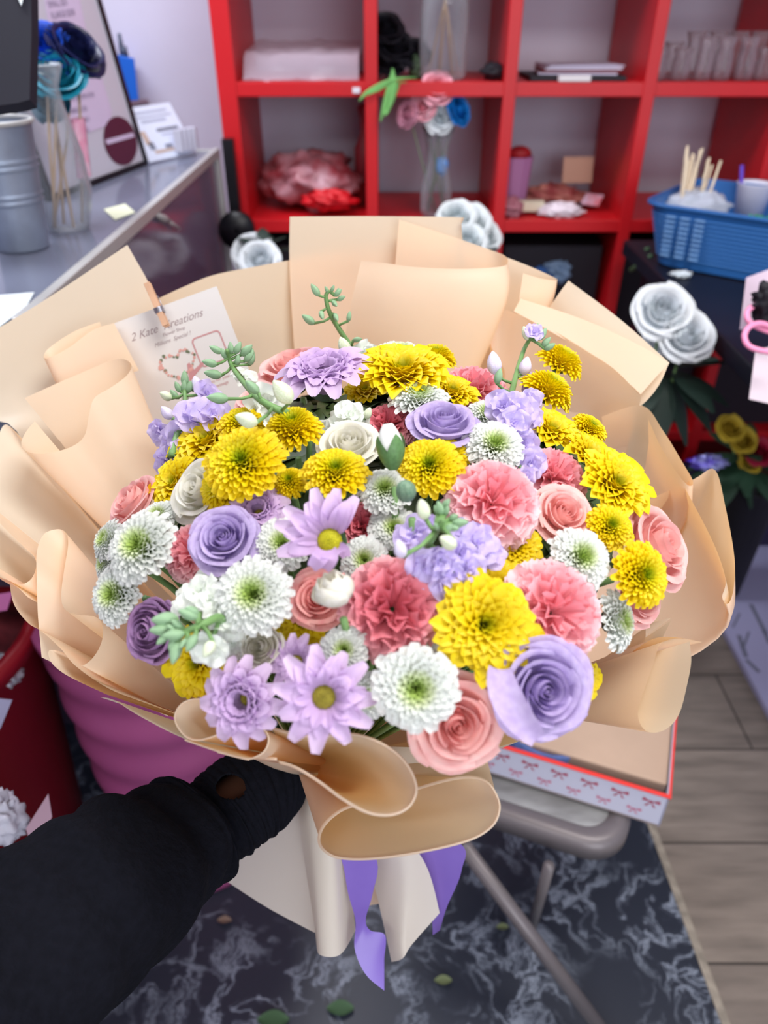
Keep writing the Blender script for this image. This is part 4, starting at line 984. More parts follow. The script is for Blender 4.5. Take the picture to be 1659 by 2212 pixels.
loft('sleeve', [(-260, 2330, .40, .062), (-120, 2220, .42, .062), (40, 2085, .455, .0625), (150, 2000, .485, .060), (250, 1928, .515, .056), (340, 1860, .55, .050), (410, 1805, .58, .0455), (438, 1782, .59, .0415)], m_black, pr, fold=.0075, per=12)
loft('cuff', [(440, 1790, .60, .033), (480, 1760, .612, .0372), (520, 1728, .622, .0375), (560, 1706, .632, .0365), (590, 1700, .642, .034), (612, 1700, .65, .027), (622, 1700, .655, .018)], m_black, pr, fold=.0022, per=34, hole=(498, 1700, 33, 27), seed=4, n=130)
# ------------------------------------------------------------------ glass display counter at the left
CZ = 1.17; CXR = -0.46
m_glass = mat('clear_glass', rgb(180, 188, 196), .05, alpha=.03, spec=1.0)
m_topglass = mat('counter_top_glass', rgb(120, 126, 146), .14, alpha=.42, spec=.8)
m_sideglass = mat('counter_side_glass', rgb(116, 90, 116), .15, alpha=.38, spec=.6)
m_alu = mat('aluminium_trim', rgb(190, 190, 188), .4, metal=.3)
m_cab = mat('counter_base', rgb(58, 48, 66), .6)
ct = thing('display_counter', 'glass topped display counter with metal edge at the left', 'counter', (-.9, 1.3, 0))
X0 = -1.5; Y0, Y1 = .90, 2.24
b = MB(); b.box(((X0 + CXR) / 2, (Y0 + Y1) / 2, CZ - .005), (CXR - X0, Y1 - Y0, .008)); b.build('glass_top', m_topglass, ct)
b = MB(); b.box((CXR - .006, (Y0 + Y1) / 2, .955), (.006, Y1 - Y0 - .04, .41)); b.build('side_glass', m_sideglass, ct)
for nm, c, s in [('metal_edge', (CXR + .001, (Y0 + Y1) / 2, CZ - .004), (.016, Y1 - Y0, .022)), ('metal_edge', ((X0 + CXR) / 2, Y1, CZ - .006), (CXR - X0, .014, .018)),
                 ('corner_post', (CXR - .002, Y1 - .008, .95), (.020, .020, .43)), ('corner_post', (CXR - .002, Y0 + .01, .95), (.020, .020, .43)), ('lower_edge', (CXR, (Y0 + Y1) / 2, .74), (.02, Y1 - Y0, .02))]:
    b = MB(); b.box(c, s); b.build(nm, m_alu, ct, bevel=.002)
b = MB(); b.box(((X0 + CXR) / 2 - .01, 1.74, .365), (CXR - X0 - .02, 1.0, .73)); b.build('base_cabinet', m_cab, ct)
b = MB(); b.box(((X0 + CXR) / 2 - .01, (Y0 + Y1) / 2, .74), (CXR - X0 - .02, Y1 - Y0 - .02, .015)); b.build('case_floor', m_cab, ct)
b = MB(); b.box(((X0 + CXR) / 2 - .02, (Y0 + Y1) / 2, .80), (CXR - X0 - .08, Y1 - Y0 - .08, .004)); b.build('glass_shelf', m_topglass, ct)
# black post beside it
b = MB(); b.box((-.425, 2.235, .6), (.03, .03, 1.2)); o = b.build('black_post', mat('black_metal', rgb(16, 16, 22), .4)); tag(o, 'black post between the glass counter and the red shelf', 'post')
b = MB(); b.lathe([(.005, -.012), (.05, -.012), (.05, .012), (.005, .012)], n=24, M=Matrix.Translation(ony(512, 497, 2.15)) @ Matrix.Rotation(R(90), 4, 'X')); b.tube([ony(512, 497, 2.15) + V(0, .01, 0), V(ony(512, 497, 2.15).x, 2.15, .0)], .01, 8)
o = b.build('black_round_knob_stand', mat('black_metal', rgb(16, 16, 22), .4), smooth=True); tag(o, 'black round-headed stand at the foot of the red shelf beside the counter', 'stand')
# things on and in the counter
def quadcard(name, label, pts, m, cat, group=None, th=.001):
    P = [Vector(p) for p in pts]; n = (P[1] - P[0]).cross(P[2] - P[0]).normalized() * th
    b = MB(); b.hexa(P, [p + n for p in P]); o = b.build(name, m); return tag(o, label, cat, group)
quadcard('yellow_note', 'pale yellow paper note lying on the counter glass', [onz(x, y, CZ + .001) for x, y in [(224, 452), (270, 440), (292, 458), (248, 474)]], mat('note', rgb(226, 230, 200), .8), 'note')
quadcard('paper_sheet', 'white paper sheet on the counter at the left edge of the photo', [onz(x, y, CZ + .001) for x, y in [(-60, 642), (74, 631), (58, 660), (-60, 750)]], mat('white_paper', rgb(225, 235, 240), .8), 'paper')
b = MB(); p = onz(360, 478, CZ - .12); b.tube([onx(336, 462, CXR + .004), onx(352, 472, CXR + .006), onx(365, 477, CXR + .004)], [.004, .009, .005], 8); b.tube([onx(364, 478, CXR + .005), onx(386, 493, CXR + .006)], .004, 8)
o = b.build('glass_catch', m_alu, smooth=True); tag(o, 'small metal catch on the side glass of the counter', 'catch')
m_redfab = mat('red_ribbon_goods', rgb(168, 18, 30), .6, nz=.4, nscale=20)
# galvanised bucket
m_galv = mat('galvanised_steel', rgb(158, 170, 190), .45, metal=.55, nz=.25, nscale=14, bump=.05)
gb = onz(62, 545, CZ); gd = (gb - CAM).dot(FW)
gr = 58 / FPX * gd
bk = thing('galvanised_bucket', 'tall galvanised metal flower bucket on the counter at the left edge', 'bucket', (gb.x - .02, gb.y + gr * .7, CZ))
H = .185
b = MB(); prof = []
for i in range(61):
    t = i / 60; z = t * H; r = gr * (.92 + .42 * t) + (.003 * (abs((t * 60) - 24) < 1) + .003 * (abs(t * 60 - 27) < 1) + .003 * (abs(t * 60 - 40) < 1) + .003 * (abs(t * 60 - 43) < 1))
    prof.append((r, z))
b.lathe([(.002, .002)] + prof + [(prof[-1][0] - .003, H), (gr * .88, .01)], wloc(bk), n=40); b.build('bucket_body', m_galv, bk, smooth=True)
rt = prof[-1][0]
b = MB(); b.tube([wloc(bk) + V(rt * math.cos(a), rt * math.sin(a), H) for a in [2 * math.pi * k / 40 for k in range(41)]], .004, 8); b.build('rim', m_alu, bk, smooth=True)
0
q = wloc(bk); 0 and b.tube([q + V(rt + .002, -.03, H - .05), q + V(rt + .012, -.03, H - .01), q + V(rt + .012, .03, H - .01), q + V(rt + .002, .03, H - .05)], .004, 8)
# black board at the left edge
pts = [at(x, y, .93) for x, y in [(-90, -90), (66, -90), (68, 60), (64, 215), (40, 222), (-90, 240)]]
P0 = pts[0]; b = MB(); bk2 = [p + FW * .02 for p in pts]; b.hexa(pts, bk2)
o = b.build('black_board', mat('black_board', rgb(30, 30, 42), .7), loc=P0); tag(o, 'black panel cut off by the top left corner of the photo', 'panel')
b = MB(); b.hexa([at(x, y, .927) for x, y in [(22, -40), (60, -40), (46, 13)]], [at(x, y, .9295) for x, y in [(22, -40), (60, -40), (46, 13)]]); b.build('white_mark', mat('white_paper', rgb(225, 235, 240), .8), o)
b = MB(); b.tube([onz(-20, 225, CZ + .2) * 1, at(-20, 236, 1.06), at(-20, 600, 1.06)], .006, 8)
# framed white board leaning on the counter
bl = onz(160, 408, CZ + .004); br_ = onz(310, 352, CZ + .004)
vx = (br_ - bl).normalized(); wdt = .42; bl = br_ - vx * wdt
r0 = ray(207, 0); dt = (br_ - CAM).dot(vx) / r0.dot(vx); up_ = CAM + r0 * dt - br_; top = br_ + up_ * 1.4
yv = (top - br_).normalized(); hb = (top - br_).length
wb = thing('framed_board', 'white price board in a black frame leaning on the counter', 'board', bl)
MW = frame(bl, vx, yv)
b = MB(); b.box((wdt / 2, hb / 2, 0), (wdt, hb, .01), MW); b.build('board_panel', mat('board_white', rgb(205, 204, 216), .35), wb)
m_frame = mat('black_frame', rgb(18, 18, 26), .4)
for c, s in [((wdt, hb / 2, 0), (.012, hb, .022)), ((0, hb / 2, 0), (.012, hb, .022)), ((wdt / 2, 0, 0), (wdt, .012, .022)), ((wdt / 2, hb, 0), (wdt, .012, .022))]:
    b = MB(); b.box(c, s, MW); b.build('frame_bar', m_frame, wb)
def on_board(px, py):
    n = MW.to_3x3() @ V(0, 0, 1); r = ray(px, py); t = (bl - CAM).dot(n) / r.dot(n); return MW.inverted() @ (CAM + r * t)
sg = 1 if (MW.to_3x3() @ V(0, 0, 1)).dot(FW) < 0 else -1
def board_sheet(name, px, m, z=.0058):
    L_ = [on_board(*p) for p in px]; b = MB(); b.add([V(l.x, l.y, sg * z) for l in L_], [tuple(range(len(L_)))], 0, MW); return b.build(name, m, wb)
def scal(a, b_, n=9, amp=2.5):
    out = []
    for i in range(n):
        t = i / n; out.append((a[0] + (b_[0] - a[0]) * t, a[1] + (b_[1] - a[1]) * t))
        t += .5 / n; out.append((a[0] + (b_[0] - a[0]) * t + amp, a[1] + (b_[1] - a[1]) * t - amp * .3))
    return out
m_plist = mat('price_paper', rgb(214, 198, 226), .7); m_ink = mat('grey_ink', rgb(120, 104, 134), .8)
board_sheet('price_paper', [(86, -30)] + scal((160, -30), (181, 72), 8) + [(181, 72), (104, 84)], m_plist)
board_sheet('price_paper', [(100, 130)] + scal((200, 118), (236, 245), 10) + [(236, 246)] + [(232, 270), (150, 300), (120, 200)], m_plist)
for txt, x, y, px in [('SMALL $33', 100, 18, 17), ('XLARGE $200', 106, 42, 17), ('DOZEN $40', 130, 166, 14), ('LEDS $5', 135, 192, 14), ('BOWS $10 PER ROSE', 140, 222, 13), ('RIBBONS $5', 146, 247, 14), ('CROWN $15', 152, 270, 13), ('BOXES $10', 156, 292, 13)]:
    l = on_board(x, y); l2 = on_board(x + px * .2, y - px); l3 = on_board(x + px, y - 3)
    sz = px / FPX * 1.5 * 1.0
    xd = (l3 - l).normalized(); xd.z = 0; yd = V(-xd.y, xd.x, 0)
    if sg < 0: yd = -yd
    Ml = Matrix((xd, yd, xd.cross(yd))).transposed().to_4x4(); Ml.translation = V(l.x, l.y, sg * .0064)
    textmesh(txt, sz, MW @ Ml, m_ink, 'printed_line', wb)
ov = []
for k in range(24):
    a = 2 * math.pi * k / 24; x = 36 * math.cos(a); y = 54 * math.sin(a); ov.append((255 + x * .97 + y * .22, 305 + y * .97 - x * .22))
board_sheet('oval_sticker', ov, mat('maroon_sticker', rgb(88, 34, 58), .6), .0062)
board_sheet('sticker_band', [(222, 303), (282, 287), (286, 296), (226, 313)], m_plist, .0066)
# vase with blue roses on the counter
m_twig = mat('tan_stems', rgb(196, 172, 146), .6)
def vase(label, base, prof, twigs, heads, group='clear glass vases of artificial roses', wob=1.0, water=None):
    t = thing('glass_vase', label, 'vase', base, group)
    b = MB(); b.lathe([(.002, .003)] + prof + [(prof[-1][0] - .002, prof[-1][1])] + [(r - .003, z + .002) for r, z in prof[::-1]], base, n=32); b.build('vase_glass', m_glass, t, smooth=True)
    return t
vb = onz(150, 495, CZ); vb = V(vb.x, vb.y, CZ + .001)
vase('clear glass vase with blue and teal roses on the counter', vb, [(.035, 0), (.038, .01), (.052, .06), (.05, .12), (.036, .19), (.034, .22), (.046, .25)], None, None)
rv = random.Random(4)
def art_rose(label, p, rad, m, dirv, stem_to, group, name='artificial_rose', stemm=None, open_=1.0):
    t = thing(name, label, 'artificial flower', group=group)
    z = dirv.normalized(); x = z.orthogonal().normalized()
    M = Matrix.Translation(p) @ Matrix((x, z.cross(x), z)).transposed().to_4x4() @ Matrix.Scale(rad, 4); t.matrix_world = M
    key = ('art', m.name)
    if key not in PC: PC[key] = [(n, b.mesh(n, m)) for n, b in rose_parts(random.Random(77))]
    for n, me in PC[key]:
        o = bpy.data.objects.new(n, me); COL.objects.link(o); o.parent = t
    if stem_to is not None:
        b = MB(); Mi = M.inverted(); b.tube([Mi @ (p - z * rad * .3), Mi @ bez(p - z * rad * .3, (p + stem_to) / 2 + V(rv.uniform(-.01, .01), rv.uniform(-.01, .01), 0), stem_to, .5), Mi @ stem_to], .0025 / rad, 6)
        o = bpy.data.objects.new('stem', b.mesh('stem', stemm or m_twig)); COL.objects.link(o); o.parent = t
    return t
m_blue = mat('blue_rose', rgb(24, 80, 205), .5, nz=.3, nscale=5); m_navy = mat('navy_rose', rgb(28, 32, 74), .35, nz=.3, nscale=5); m_teal = mat('teal_rose', rgb(24, 140, 168), .4, nz=.3, nscale=5)
vd = (vb - CAM).dot(FW); gp = 'blue and teal artificial roses on the counter'
def sb(): return vb + V(rv.uniform(-.028, .028), rv.uniform(-.028, .028), .006)
art_rose('bright blue artificial rose in the glass vase on the counter', at(98, 108, vd - .09), .048, m_blue, V(.3, -.7, .6), sb(), gp)
art_rose('navy blue artificial rose leaning right in the counter vase', at(165, 105, vd - .07), .048, m_navy, V(.7, -.3, .7), sb(), gp)
art_rose('light teal artificial rose at the back of the counter vase', at(86, 74, vd - .05), .035, m_teal, V(.0, -.3, .9), sb(), gp)
art_rose('lower teal artificial rose hanging over the counter vase rim', at(122, 160, vd - .09), .044, m_teal, V(.2, -.6, .6), sb(), gp)
art_rose('dark teal artificial rose behind the navy one', at(172, 142, vd - .03), .034, mat('dark_teal_rose', rgb(30, 92, 118), .5), V(.4, .0, .7), sb(), gp)
art_rose('deep teal artificial rose low in the counter vase', at(110, 225, vd - .05), .032, mat('dark_teal_rose', rgb(30, 92, 118), .5), V(.0, -.6, .5), sb(), gp)
b = MB(); rows = []
for i in range(8):
    rows.append([at(168 + 14 * math.cos(a) + i * 2, 255 + i * 18, vd - .02) + V(0, .02 * math.sin(a), 0) for a in [k * .8 for k in range(8)]])
b.grid(rows, closeu=True); o = b.build('pink_cellophane', mat('pink_foil', rgb(238, 150, 186), .25, alpha=.7, nz=.4, col2=rgb(250, 215, 235), nscale=30, bump=.4), smooth=True); tag(o, 'crumpled pink and silver cellophane sleeve behind the counter vase', 'wrapping')
# blue organizer with scissors
sp = ony(275, 215, 2.62); b = MB()
oz = thing('blue_box_holder', 'blue upright box hanging on the white wall, dark scissors in it', 'box', ony(275, 215, 2.6))
b = MB(); b.hexa([ony(x, y, 2.56) for x, y in [(258, 222), (300, 218), (290, 126), (246, 116)]], [ony(x, y, 2.68) for x, y in [(258, 222), (300, 218), (290, 126), (246, 116)]]); b.build('box_body', mat('blue_plastic', rgb(22, 96, 200), .45), oz, bevel=.003)
b = MB(); b.hexa([ony(x, y, 2.56) for x, y in [(274, 228), (322, 222), (318, 214), (270, 218)]], [ony(x, y, 2.70) for x, y in [(274, 228), (322, 222), (318, 214), (270, 218)]]); b.build('ledge', mat('brown_ledge', rgb(120, 96, 110), .6), oz)
b = MB(); b.tube([ony(268, 125, 2.6), ony(262, 100, 2.6), ony(257, 72, 2.6)], [.012, .008, .005], 8); b.tube([ony(272, 125, 2.6), ony(266, 100, 2.6)], .01, 8); b.build('scissors', mat('dark_steel', rgb(70, 78, 96), .4, metal=.4), oz, smooth=True)
# white display sign
m_ws = mat('sign_white', rgb(214, 222, 240), .5)
sY = 2.05
sgn = thing('counter_sign', 'small white picture sign standing on the back of the counter', 'sign', onz(362, 338, CZ))
A_ = onz(322, 352, CZ + .002); B_ = onz(424, 330, CZ + .002); xx = (B_ - A_); ww = xx.length; xx.normalize()
dpt = (A_ - CAM).dot(FW); T_ = at(290, 240, dpt * 1.0); yy = (T_ - A_); hh = yy.length; MS = frame(A_, xx, yy)
sg2 = 1 if (MS.to_3x3() @ V(0, 0, 1)).dot(FW) < 0 else -1
b = MB(); b.box((ww / 2, hh / 2, 0), (ww, hh, .006), MS); b.build('sign_panel', m_ws, sgn)
b = MB(); 
for x0, x1, y0, y1, mi in [(.15, .85, .86, .90, 0), (.2, .9, .78, .81, 0), (.25, .75, .69, .74, 0), (.12, .22, .3, .55, 1), (.15, .26, .2, .34, 2), (.45, .9, .5, .56, 2), (.5, .95, .42, .45, 0), (.2, .6, .12, .18, 1), (.45, .6, .18, .26, 2)]:
    z = sg2 * .0036
    b.add([(x0 * ww, y0 * hh, z), (x1 * ww, y0 * hh, z), (x1 * ww, y1 * hh, z), (x0 * ww, y1 * hh, z)], [(0, 1, 2, 3)], mi, MS)
b.build('sign_picture', [mat('sign_grey', rgb(172, 178, 200), .7), mat('sign_tan', rgb(190, 168, 156), .7), mat('sign_dark', rgb(120, 124, 140), .7)], sgn)
b = MB(); 
for k in range(4): b.box(MS @ V(ww * (.6 + .1 * k), hh * .2, sg2 * .03), (.02, .02, .05))
b.build('small_items', mat('pale_items', rgb(200, 200, 216), .6), sgn)
b = MB(); b.hexa([V(-.60, 2.52, 1.05), V(-.46, 2.52, 1.05), V(-.46, 2.60, 1.05), V(-.60, 2.60, 1.05)], [V(-.60, 2.52, 1.19), V(-.46, 2.52, 1.19), V(-.46, 2.60, 1.19), V(-.60, 2.60, 1.19)])
b = MB(); c_ = ony(468, 290, 2.5); b.lathe([(.012, -.05), (.018, -.045), (.018, .02), (.008, .04), (.012, .055)], c_, n=16); b.tube([c_ - V(0, 0, .05), V(c_.x, c_.y, .0)], .01, 6)
# red-white wrapped things inside the counter
def blob(name, label, cat, c, r, m, seed, amp=.35, group=None, freq=3.0, sub=0):
    b = MB(); n, mm = 36, 22; rows = []
    for i in range(mm + 1):
        t = math.pi * i / mm - math.pi / 2; cr = max(math.cos(t), .01); row = []
        for k in range(n):
            a = 2 * math.pi * k / n; d = V(cr * math.cos(a), cr * math.sin(a), math.sin(t))
            f = 1 + amp * noise.noise(d * freq + V(seed, 0, 0)) + amp * .5 * noise.noise(d * freq * 2.7 + V(0, seed, 0))
            row.append(V(c[0] + d.x * r[0] * f, c[1] + d.y * r[1] * f, c[2] + d.z * r[2] * f))
        rows.append(row)
    b.grid(rows, closeu=True); o = b.build(name, m, smooth=True); return tag(o, label, cat, group)
m_wht = mat('white_artificial_petals', rgb(232, 238, 242), .6, nz=.08, nscale=20)
blob('red_bow_bundle', 'red ribbon bundle behind the side glass of the counter', 'ribbon', V(-.62, 2.0, .90), (.11, .16, .085), m_redfab, 3)
blob('pale_fabric_flower', 'pale grey artificial flower behind the side glass of the counter', 'artificial flower', V(-.60, 1.55, .90), (.10, .12, .085), mat('pale_grey_petals', rgb(170, 180, 190), .7, nz=.3, nscale=15), 5)
# ------------------------------------------------------------------ right side counter with blue basket
m_blk = mat('black_table', rgb(24, 26, 40), .45, nz=.3, nscale=6)
TX, TZ = .68, .95
tb = thing('black_table', 'black table along the right side carrying the blue basket', 'table', (1.1, 1.5, 0))
b = MB(); b.box((1.08, 1.42, TZ - .02), (.80, 1.5, .04)); b.build('tabletop', m_blk, tb, bevel=.004)
for x, y in [(1.30, .72), (.76, 2.1), (1.42, .80), (1.42, 2.1)]:
    b = MB(); b.box((x, y, (TZ - .04) / 2), (.05, .05, TZ - .04)); b.build('leg', m_blk, tb)
m_bb = mat('blue_basket_plastic', rgb(46, 104, 172), .4, trans=.05)
_c = onz(1418, 572, TZ); bc = V(_c.x, _c.y, TZ + .001) + Matrix.Rotation(R(-38), 3, 'Z') @ V(.225, .150, 0)
bt = thing('plastic_basket', 'blue slotted plastic basket on the black table', 'basket', bc)
def rr_ring(cx_, cy_, hx, hy, r, z, n=10):
    out = []
    for sx_, sy_, a0 in ((1, 1, 0), (-1, 1, 90), (-1, -1, 180), (1, -1, 270)):
        for k in range(n):
            a = R(a0 + 90 * k / (n - 1)); out.append(V(cx_ + sx_ * (hx - r) + r * math.cos(a), cy_ + sy_ * (hy - r) + r * math.sin(a), z))
    return out
RB = Matrix.Translation(bc) @ Matrix.Rotation(R(-38), 4, 'Z')
b = MB(); HB = .145
rings = [rr_ring(0, 0, (.235 + .035 * t), (.16 + .03 * t), .055, .004 + HB * t) for t in [0, .12, .24, .36, .48, .60, .72, .84, 1]]
inn = [[V(v.x * .975, v.y * .965, v.z + .003) for v in r] for r in rings]
b.grid(rings + inn[::-1], M=RB, closeu=True)
b.add([RB @ v for v in inn[0]], [tuple(range(len(inn[0])))]); b.add([RB @ v for v in rings[0]], [tuple(range(len(rings[0])))])
b.build('basket_body', m_bb, bt)
b = MB()
rg = [V(v.x * 1.02, v.y * 1.02, v.z) for v in rings[-1]]; b.tube([RB @ v for v in rg + rg[:1]], .005, 8); b.build('rim', m_bb, bt, smooth=True)
b = MB()
for r_ in range(11):
    t = .16 + r_ * .068; g = rr_ring(0, 0, (.2365 + .035 * t), (.1615 + .03 * t), .055, .004 + HB * t, 10); b.tube([RB @ v for v in g + g[:1]], .0016, 5)
b.build('ribs', mat('blue_basket_ribs', rgb(70, 130, 196), .4), bt, smooth=True)
b = MB(); m_slot = mat('slot_pale_blue', rgb(120, 164, 212), .5)  # pale blue bars laid on the basket wall for its slots
for i in range(3):
    for k in range(9):
        x = -.272; z = .035 + k * .0115; b.box((-.20 + i * .035, -.1905 + .0 * k + (-(z / HB) * .0) , z), (.022, .006, .004), RB @ Matrix.Translation((0, .018 - .018 * (z / HB) - .003, 0)))
b.build('slots', m_slot, bt)
m_stick = mat('pale_wood_sticks', rgb(232, 214, 186), .6, nz=.1, nscale=40)
rs = random.Random(8)
for i in range(22):
    left = i < 13; x0 = onz(rs.uniform(1450, 1480) if left else rs.uniform(1480, 1505), rs.uniform(528, 548), TZ + .012)
    tpx = rs.uniform(1480, 1518) if left else rs.uniform(1520, 1562); tpy = rs.uniform(312, 350) if left else rs.uniform(340, 378)
    tp = at(tpx, tpy, (x0 - CAM).dot(FW) - .12)
    b = MB(); b.tube([x0, tp], .0030, 6); o = b.build('wooden_stick', m_stick, smooth=True)
    tag(o, 'pale wooden stick in the ' + ('left, taller' if left else 'right, shorter') + ' bunch standing in the blue basket', 'stick', 'wooden sticks in the blue basket')
cp = thing('white_cup', 'white paper cup standing in the blue basket, a violet pen in it', 'cup', onz(1612, 478, TZ + .065))
b = MB(); c_ = wloc(cp); b.lathe([(.002, 0), (.034, 0), (.046, .095), (.048, .098), (.043, .095), (.032, .004)], c_, n=28); b.build('cup_body', mat('white_cup', rgb(226, 226, 242), .6), cp, smooth=True)
b = MB(); b.tube([c_ + V(-.02, 0, .01), c_ + V(-.05, .0, .14)], .005, 8); o = b.build('violet_pen', mat('violet_pen', rgb(92, 60, 190), .4), smooth=True); tag(o, 'violet pen leaning in the white cup of the blue basket', 'pen')
blob('white_plastic_bag', 'white plastic bag crumpled in the left of the blue basket', 'plastic bag', onz(1500, 452, TZ + .115), (.085, .07, .045), mat('white_plastic', rgb(216, 224, 240), .35, trans=.3), 2)
for i, (x, y, c, nm) in enumerate([(.03, -.12, rgb(210, 60, 60), 'red'), (.10, -.13, rgb(60, 180, 100), 'green'), (.16, -.12, rgb(60, 170, 80), 'bright green'), (.02, -.06, rgb(230, 230, 235), 'white')]):
    blob('ribbon_scrap', nm + ' scrap of ribbon at the front of the blue basket', 'ribbon', onz(1560 + 1000 * (x - .0) * .6, 488, TZ + .10), (.03, .022, .018), mat('scrap_' + nm.replace(' ', '_'), c, .5), i + 20, .8, 'ribbon scraps in the blue basket')
b = MB()
for (x0, y0, x1, y1) in [(1362, 552, 1400, 538), (1362, 584, 1408, 552)]:
    b.tube([onz(x0, y0, TZ - .05), onz(x1, y1, TZ + .004)], .006, 8)
o = b.build('green_flower_stems', mat('dull_green_stem', rgb(88, 120, 84), .6), smooth=True); tag(o, 'cut green stem ends poking over the black table edge by the basket', 'stems')
blob('white_scrap', 'small white curled scrap on the black table below the basket', 'scrap', onz(1472, 592, TZ + .008), (.022, .014, .006), mat('white_paper', rgb(225, 235, 240), .8), 9, .7)
# pink box and wristlet cord at the right edge
bx = thing('pale_pink_box', 'pale pink cardboard box on the black table at the right edge', 'box', onz(1650, 800, TZ))
pts = [(1598, 712), (1612, 600), (1680, 575), (1700, 700)]; d0 = 1.22
b = MB(); b.hexa([at(x, y, d0) for x, y in pts], [at(x, y, d0 + .1) for x, y in pts]); b.build('box_body', mat('pale_pink_card', rgb(206, 186, 204), .6), bx)
b = MB(); b.hexa([at(x, y, d0 - .03) for x, y in [(1618, 862), (1632, 755), (1720, 740), (1720, 885)]], [at(x, y, d0 + .06) for x, y in [(1618, 862), (1632, 755), (1720, 740), (1720, 885)]]); b.build('box_flap', mat('pale_pink_card2', rgb(214, 198, 208), .6), bx)
cdp = [(1680, 640), (1640, 655), (1615, 672), (1618, 695), (1650, 712), (1690, 722), (1650, 700), (1620, 705), (1608, 728), (1625, 752), (1690, 765)]
b = MB(); b.tube(crm([at(x, y, d0 - .05 - .004 * i) for i, (x, y) in enumerate(cdp)], 70), .0045, 10); o = b.build('wrist_strap', mat('pink_cord', rgb(244, 150, 190), .35), smooth=True); tag(o, 'coiled pink cord hanging in front of the pale pink box', 'cord')
blob('dark_tassel', 'dark tassel inside the coiled pink cord at the right edge', 'tassel', at(1668, 655, d0 - .06), (.03, .02, .03), m_dark, 4, .5)
# ------------------------------------------------------------------ things on the red shelf
m_plastic = mat('clear_plastic_bag', rgb(205, 190, 205), .2, alpha=.35, bump=.4, nscale=12)
z3 = shelf_z(3); z2 = shelf_z(2); z1 = shelf_z(1)
def cellx(i, t): return XS[i] + (XS[i + 1] - XS[i]) * t
b = MB(); rows = []
for i in range(14):
    v = i / 13; rows.append([V(cellx(0, .09 + .82 * j / 15), SY + .02 + .30 * v, z3 + .004 + .05 * (min(1, v * 6)) + .008 * noise.noise(V(j * .5, v * 5, 0)) + .03 * v) for j in range(16)])
b.grid(rows); b.grid([[V(r.x, r.y, z3 + .002) for r in rows[0]], rows[0]])
o = b.build('clear_plastic_bags', m_plastic, smooth=True); tag(o, 'stack of clear plastic sleeves on the upper left shelf compartment', 'plastic sleeves')
blob('red_filled_bag', 'clear bag of red petals filling the middle left shelf compartment', 'bag', V(cellx(0, .5), SY + .19, z2 + .075), (.145, .13, .075), mat('bag_red_petals', rgb(150, 52, 62), .35, nz=.9, col2=rgb(196, 150, 162), nscale=11, bump=.5), 7, .35)
blob('red_ribbon_roll', 'bright red ribbon bow in front of the bag on the left shelf', 'ribbon', V(cellx(0, .66), SY + .055, z2 + .045), (.07, .035, .028), mat('bright_red', rgb(208, 14, 30), .5), 8, .5)
b = MB(); c_ = V(cellx(0, .93), SY + .22, z2); b.lathe([(.002, 0), (.03, 0), (.03, .16), (.012, .20), (.012, .24), (.02, .27), (.004, .28)], c_, n=20); o = b.build('red_bottle', mat('dusky_red_bottle', rgb(158, 52, 62), .4), smooth=True); tag(o, 'slim dusky red bottle in the left shelf compartment beside the divider', 'bottle')
# black flowers compartment
gpb = 'black artificial roses on the shelf'
for i, (x, y) in enumerate([(832, 60), (856, 100), (890, 115), (838, 130)]):
    art_rose(['topmost', 'second', 'rightmost', 'lowest'][i] + ' black artificial rose on the shelf beside the big glass jar', ony(x, y, SY + .12), .05, m_dark, V(.1, -.6, .7), ony(x + 5, 172, SY + .2), gpb, stemm=m_dark)
jb = ony(955, 172, SY + .10); jb = V(jb.x, jb.y, z3 + .001)
jar = vase('large clear glass jar with dry reed sticks on the upper shelf', jb, [(.06, 0), (.065, .01), (.066, .15), (.062, .19), (.036, .22), (.034, .235), (.04, .25)], None, None)
for i in range(7):
    b = MB(); a0 = i * .9; b.tube([jb + V(.045 * math.cos(a0), .045 * math.sin(a0), .006), jb + V(-.01 * math.cos(a0), -.01 * math.sin(a0), .22), jb + V(-.04 * math.cos(a0), -.03, .38)], .002, 6)
    o = b.build('reed_stick', m_twig, smooth=True); tag(o, 'thin dry reed stick standing in the large jar on the upper shelf', 'stick', 'reed sticks in the large shelf jar')
blob('dark_pouch', 'dark small pouch lying at the right of the jar compartment', 'pouch', V(cellx(1, .9), SY + .06, z3 + .022), (.034, .03, .02), m_dark, 12, .3)
blob('green_ribbon_leaf', 'dark green leaf beside the black roses on the upper shelf', 'leaf', ony(900, 150, SY + .1), (.02, .02, .035), mat('deep_green', rgb(46, 66, 40), .6), 13, .3)
# papers and jars
for i in range(4):
    b = MB(); b.box((0, 0, 0), (.21, .15, .004), Matrix.Translation(V(cellx(2, .52) + .005 * i, SY + .12 + .01 * i, z3 + .016 + .0055 * i)) @ Matrix.Rotation(R(4 * i - 6), 4, 'Z'))
    o = b.build('paper_pack', mat('pack_%d' % i, [rgb(200, 192, 214), rgb(120, 50, 62), rgb(214, 208, 228), rgb(190, 184, 206)][i], .6)); tag(o, ['pale', 'dark red', 'white', 'grey'][i] + ' paper pack in the flat stack on the upper shelf', 'paper pack', 'paper packs on the upper shelf')
b = MB(); b.box((cellx(2, .46), SY + .012, z3 + .008), (.085, .02, .014)); o = b.build('small_white_box', mat('off_white_box', rgb(226, 220, 222), .5), bevel=.002); tag(o, 'small white box at the front edge below the paper stack', 'box')
b = MB(); b.box((cellx(2, .5), SY + .13, z3 + .006), (.26, .20, .012)); o = b.build('dark_folder', m_dark, bevel=.002); tag(o, 'dark flat folder under the paper stack on the upper shelf', 'folder')
rj = random.Random(3); m_jg = mat('jar_glass', rgb(170, 150, 160), .05, alpha=.10, spec=1.0)
k = 0
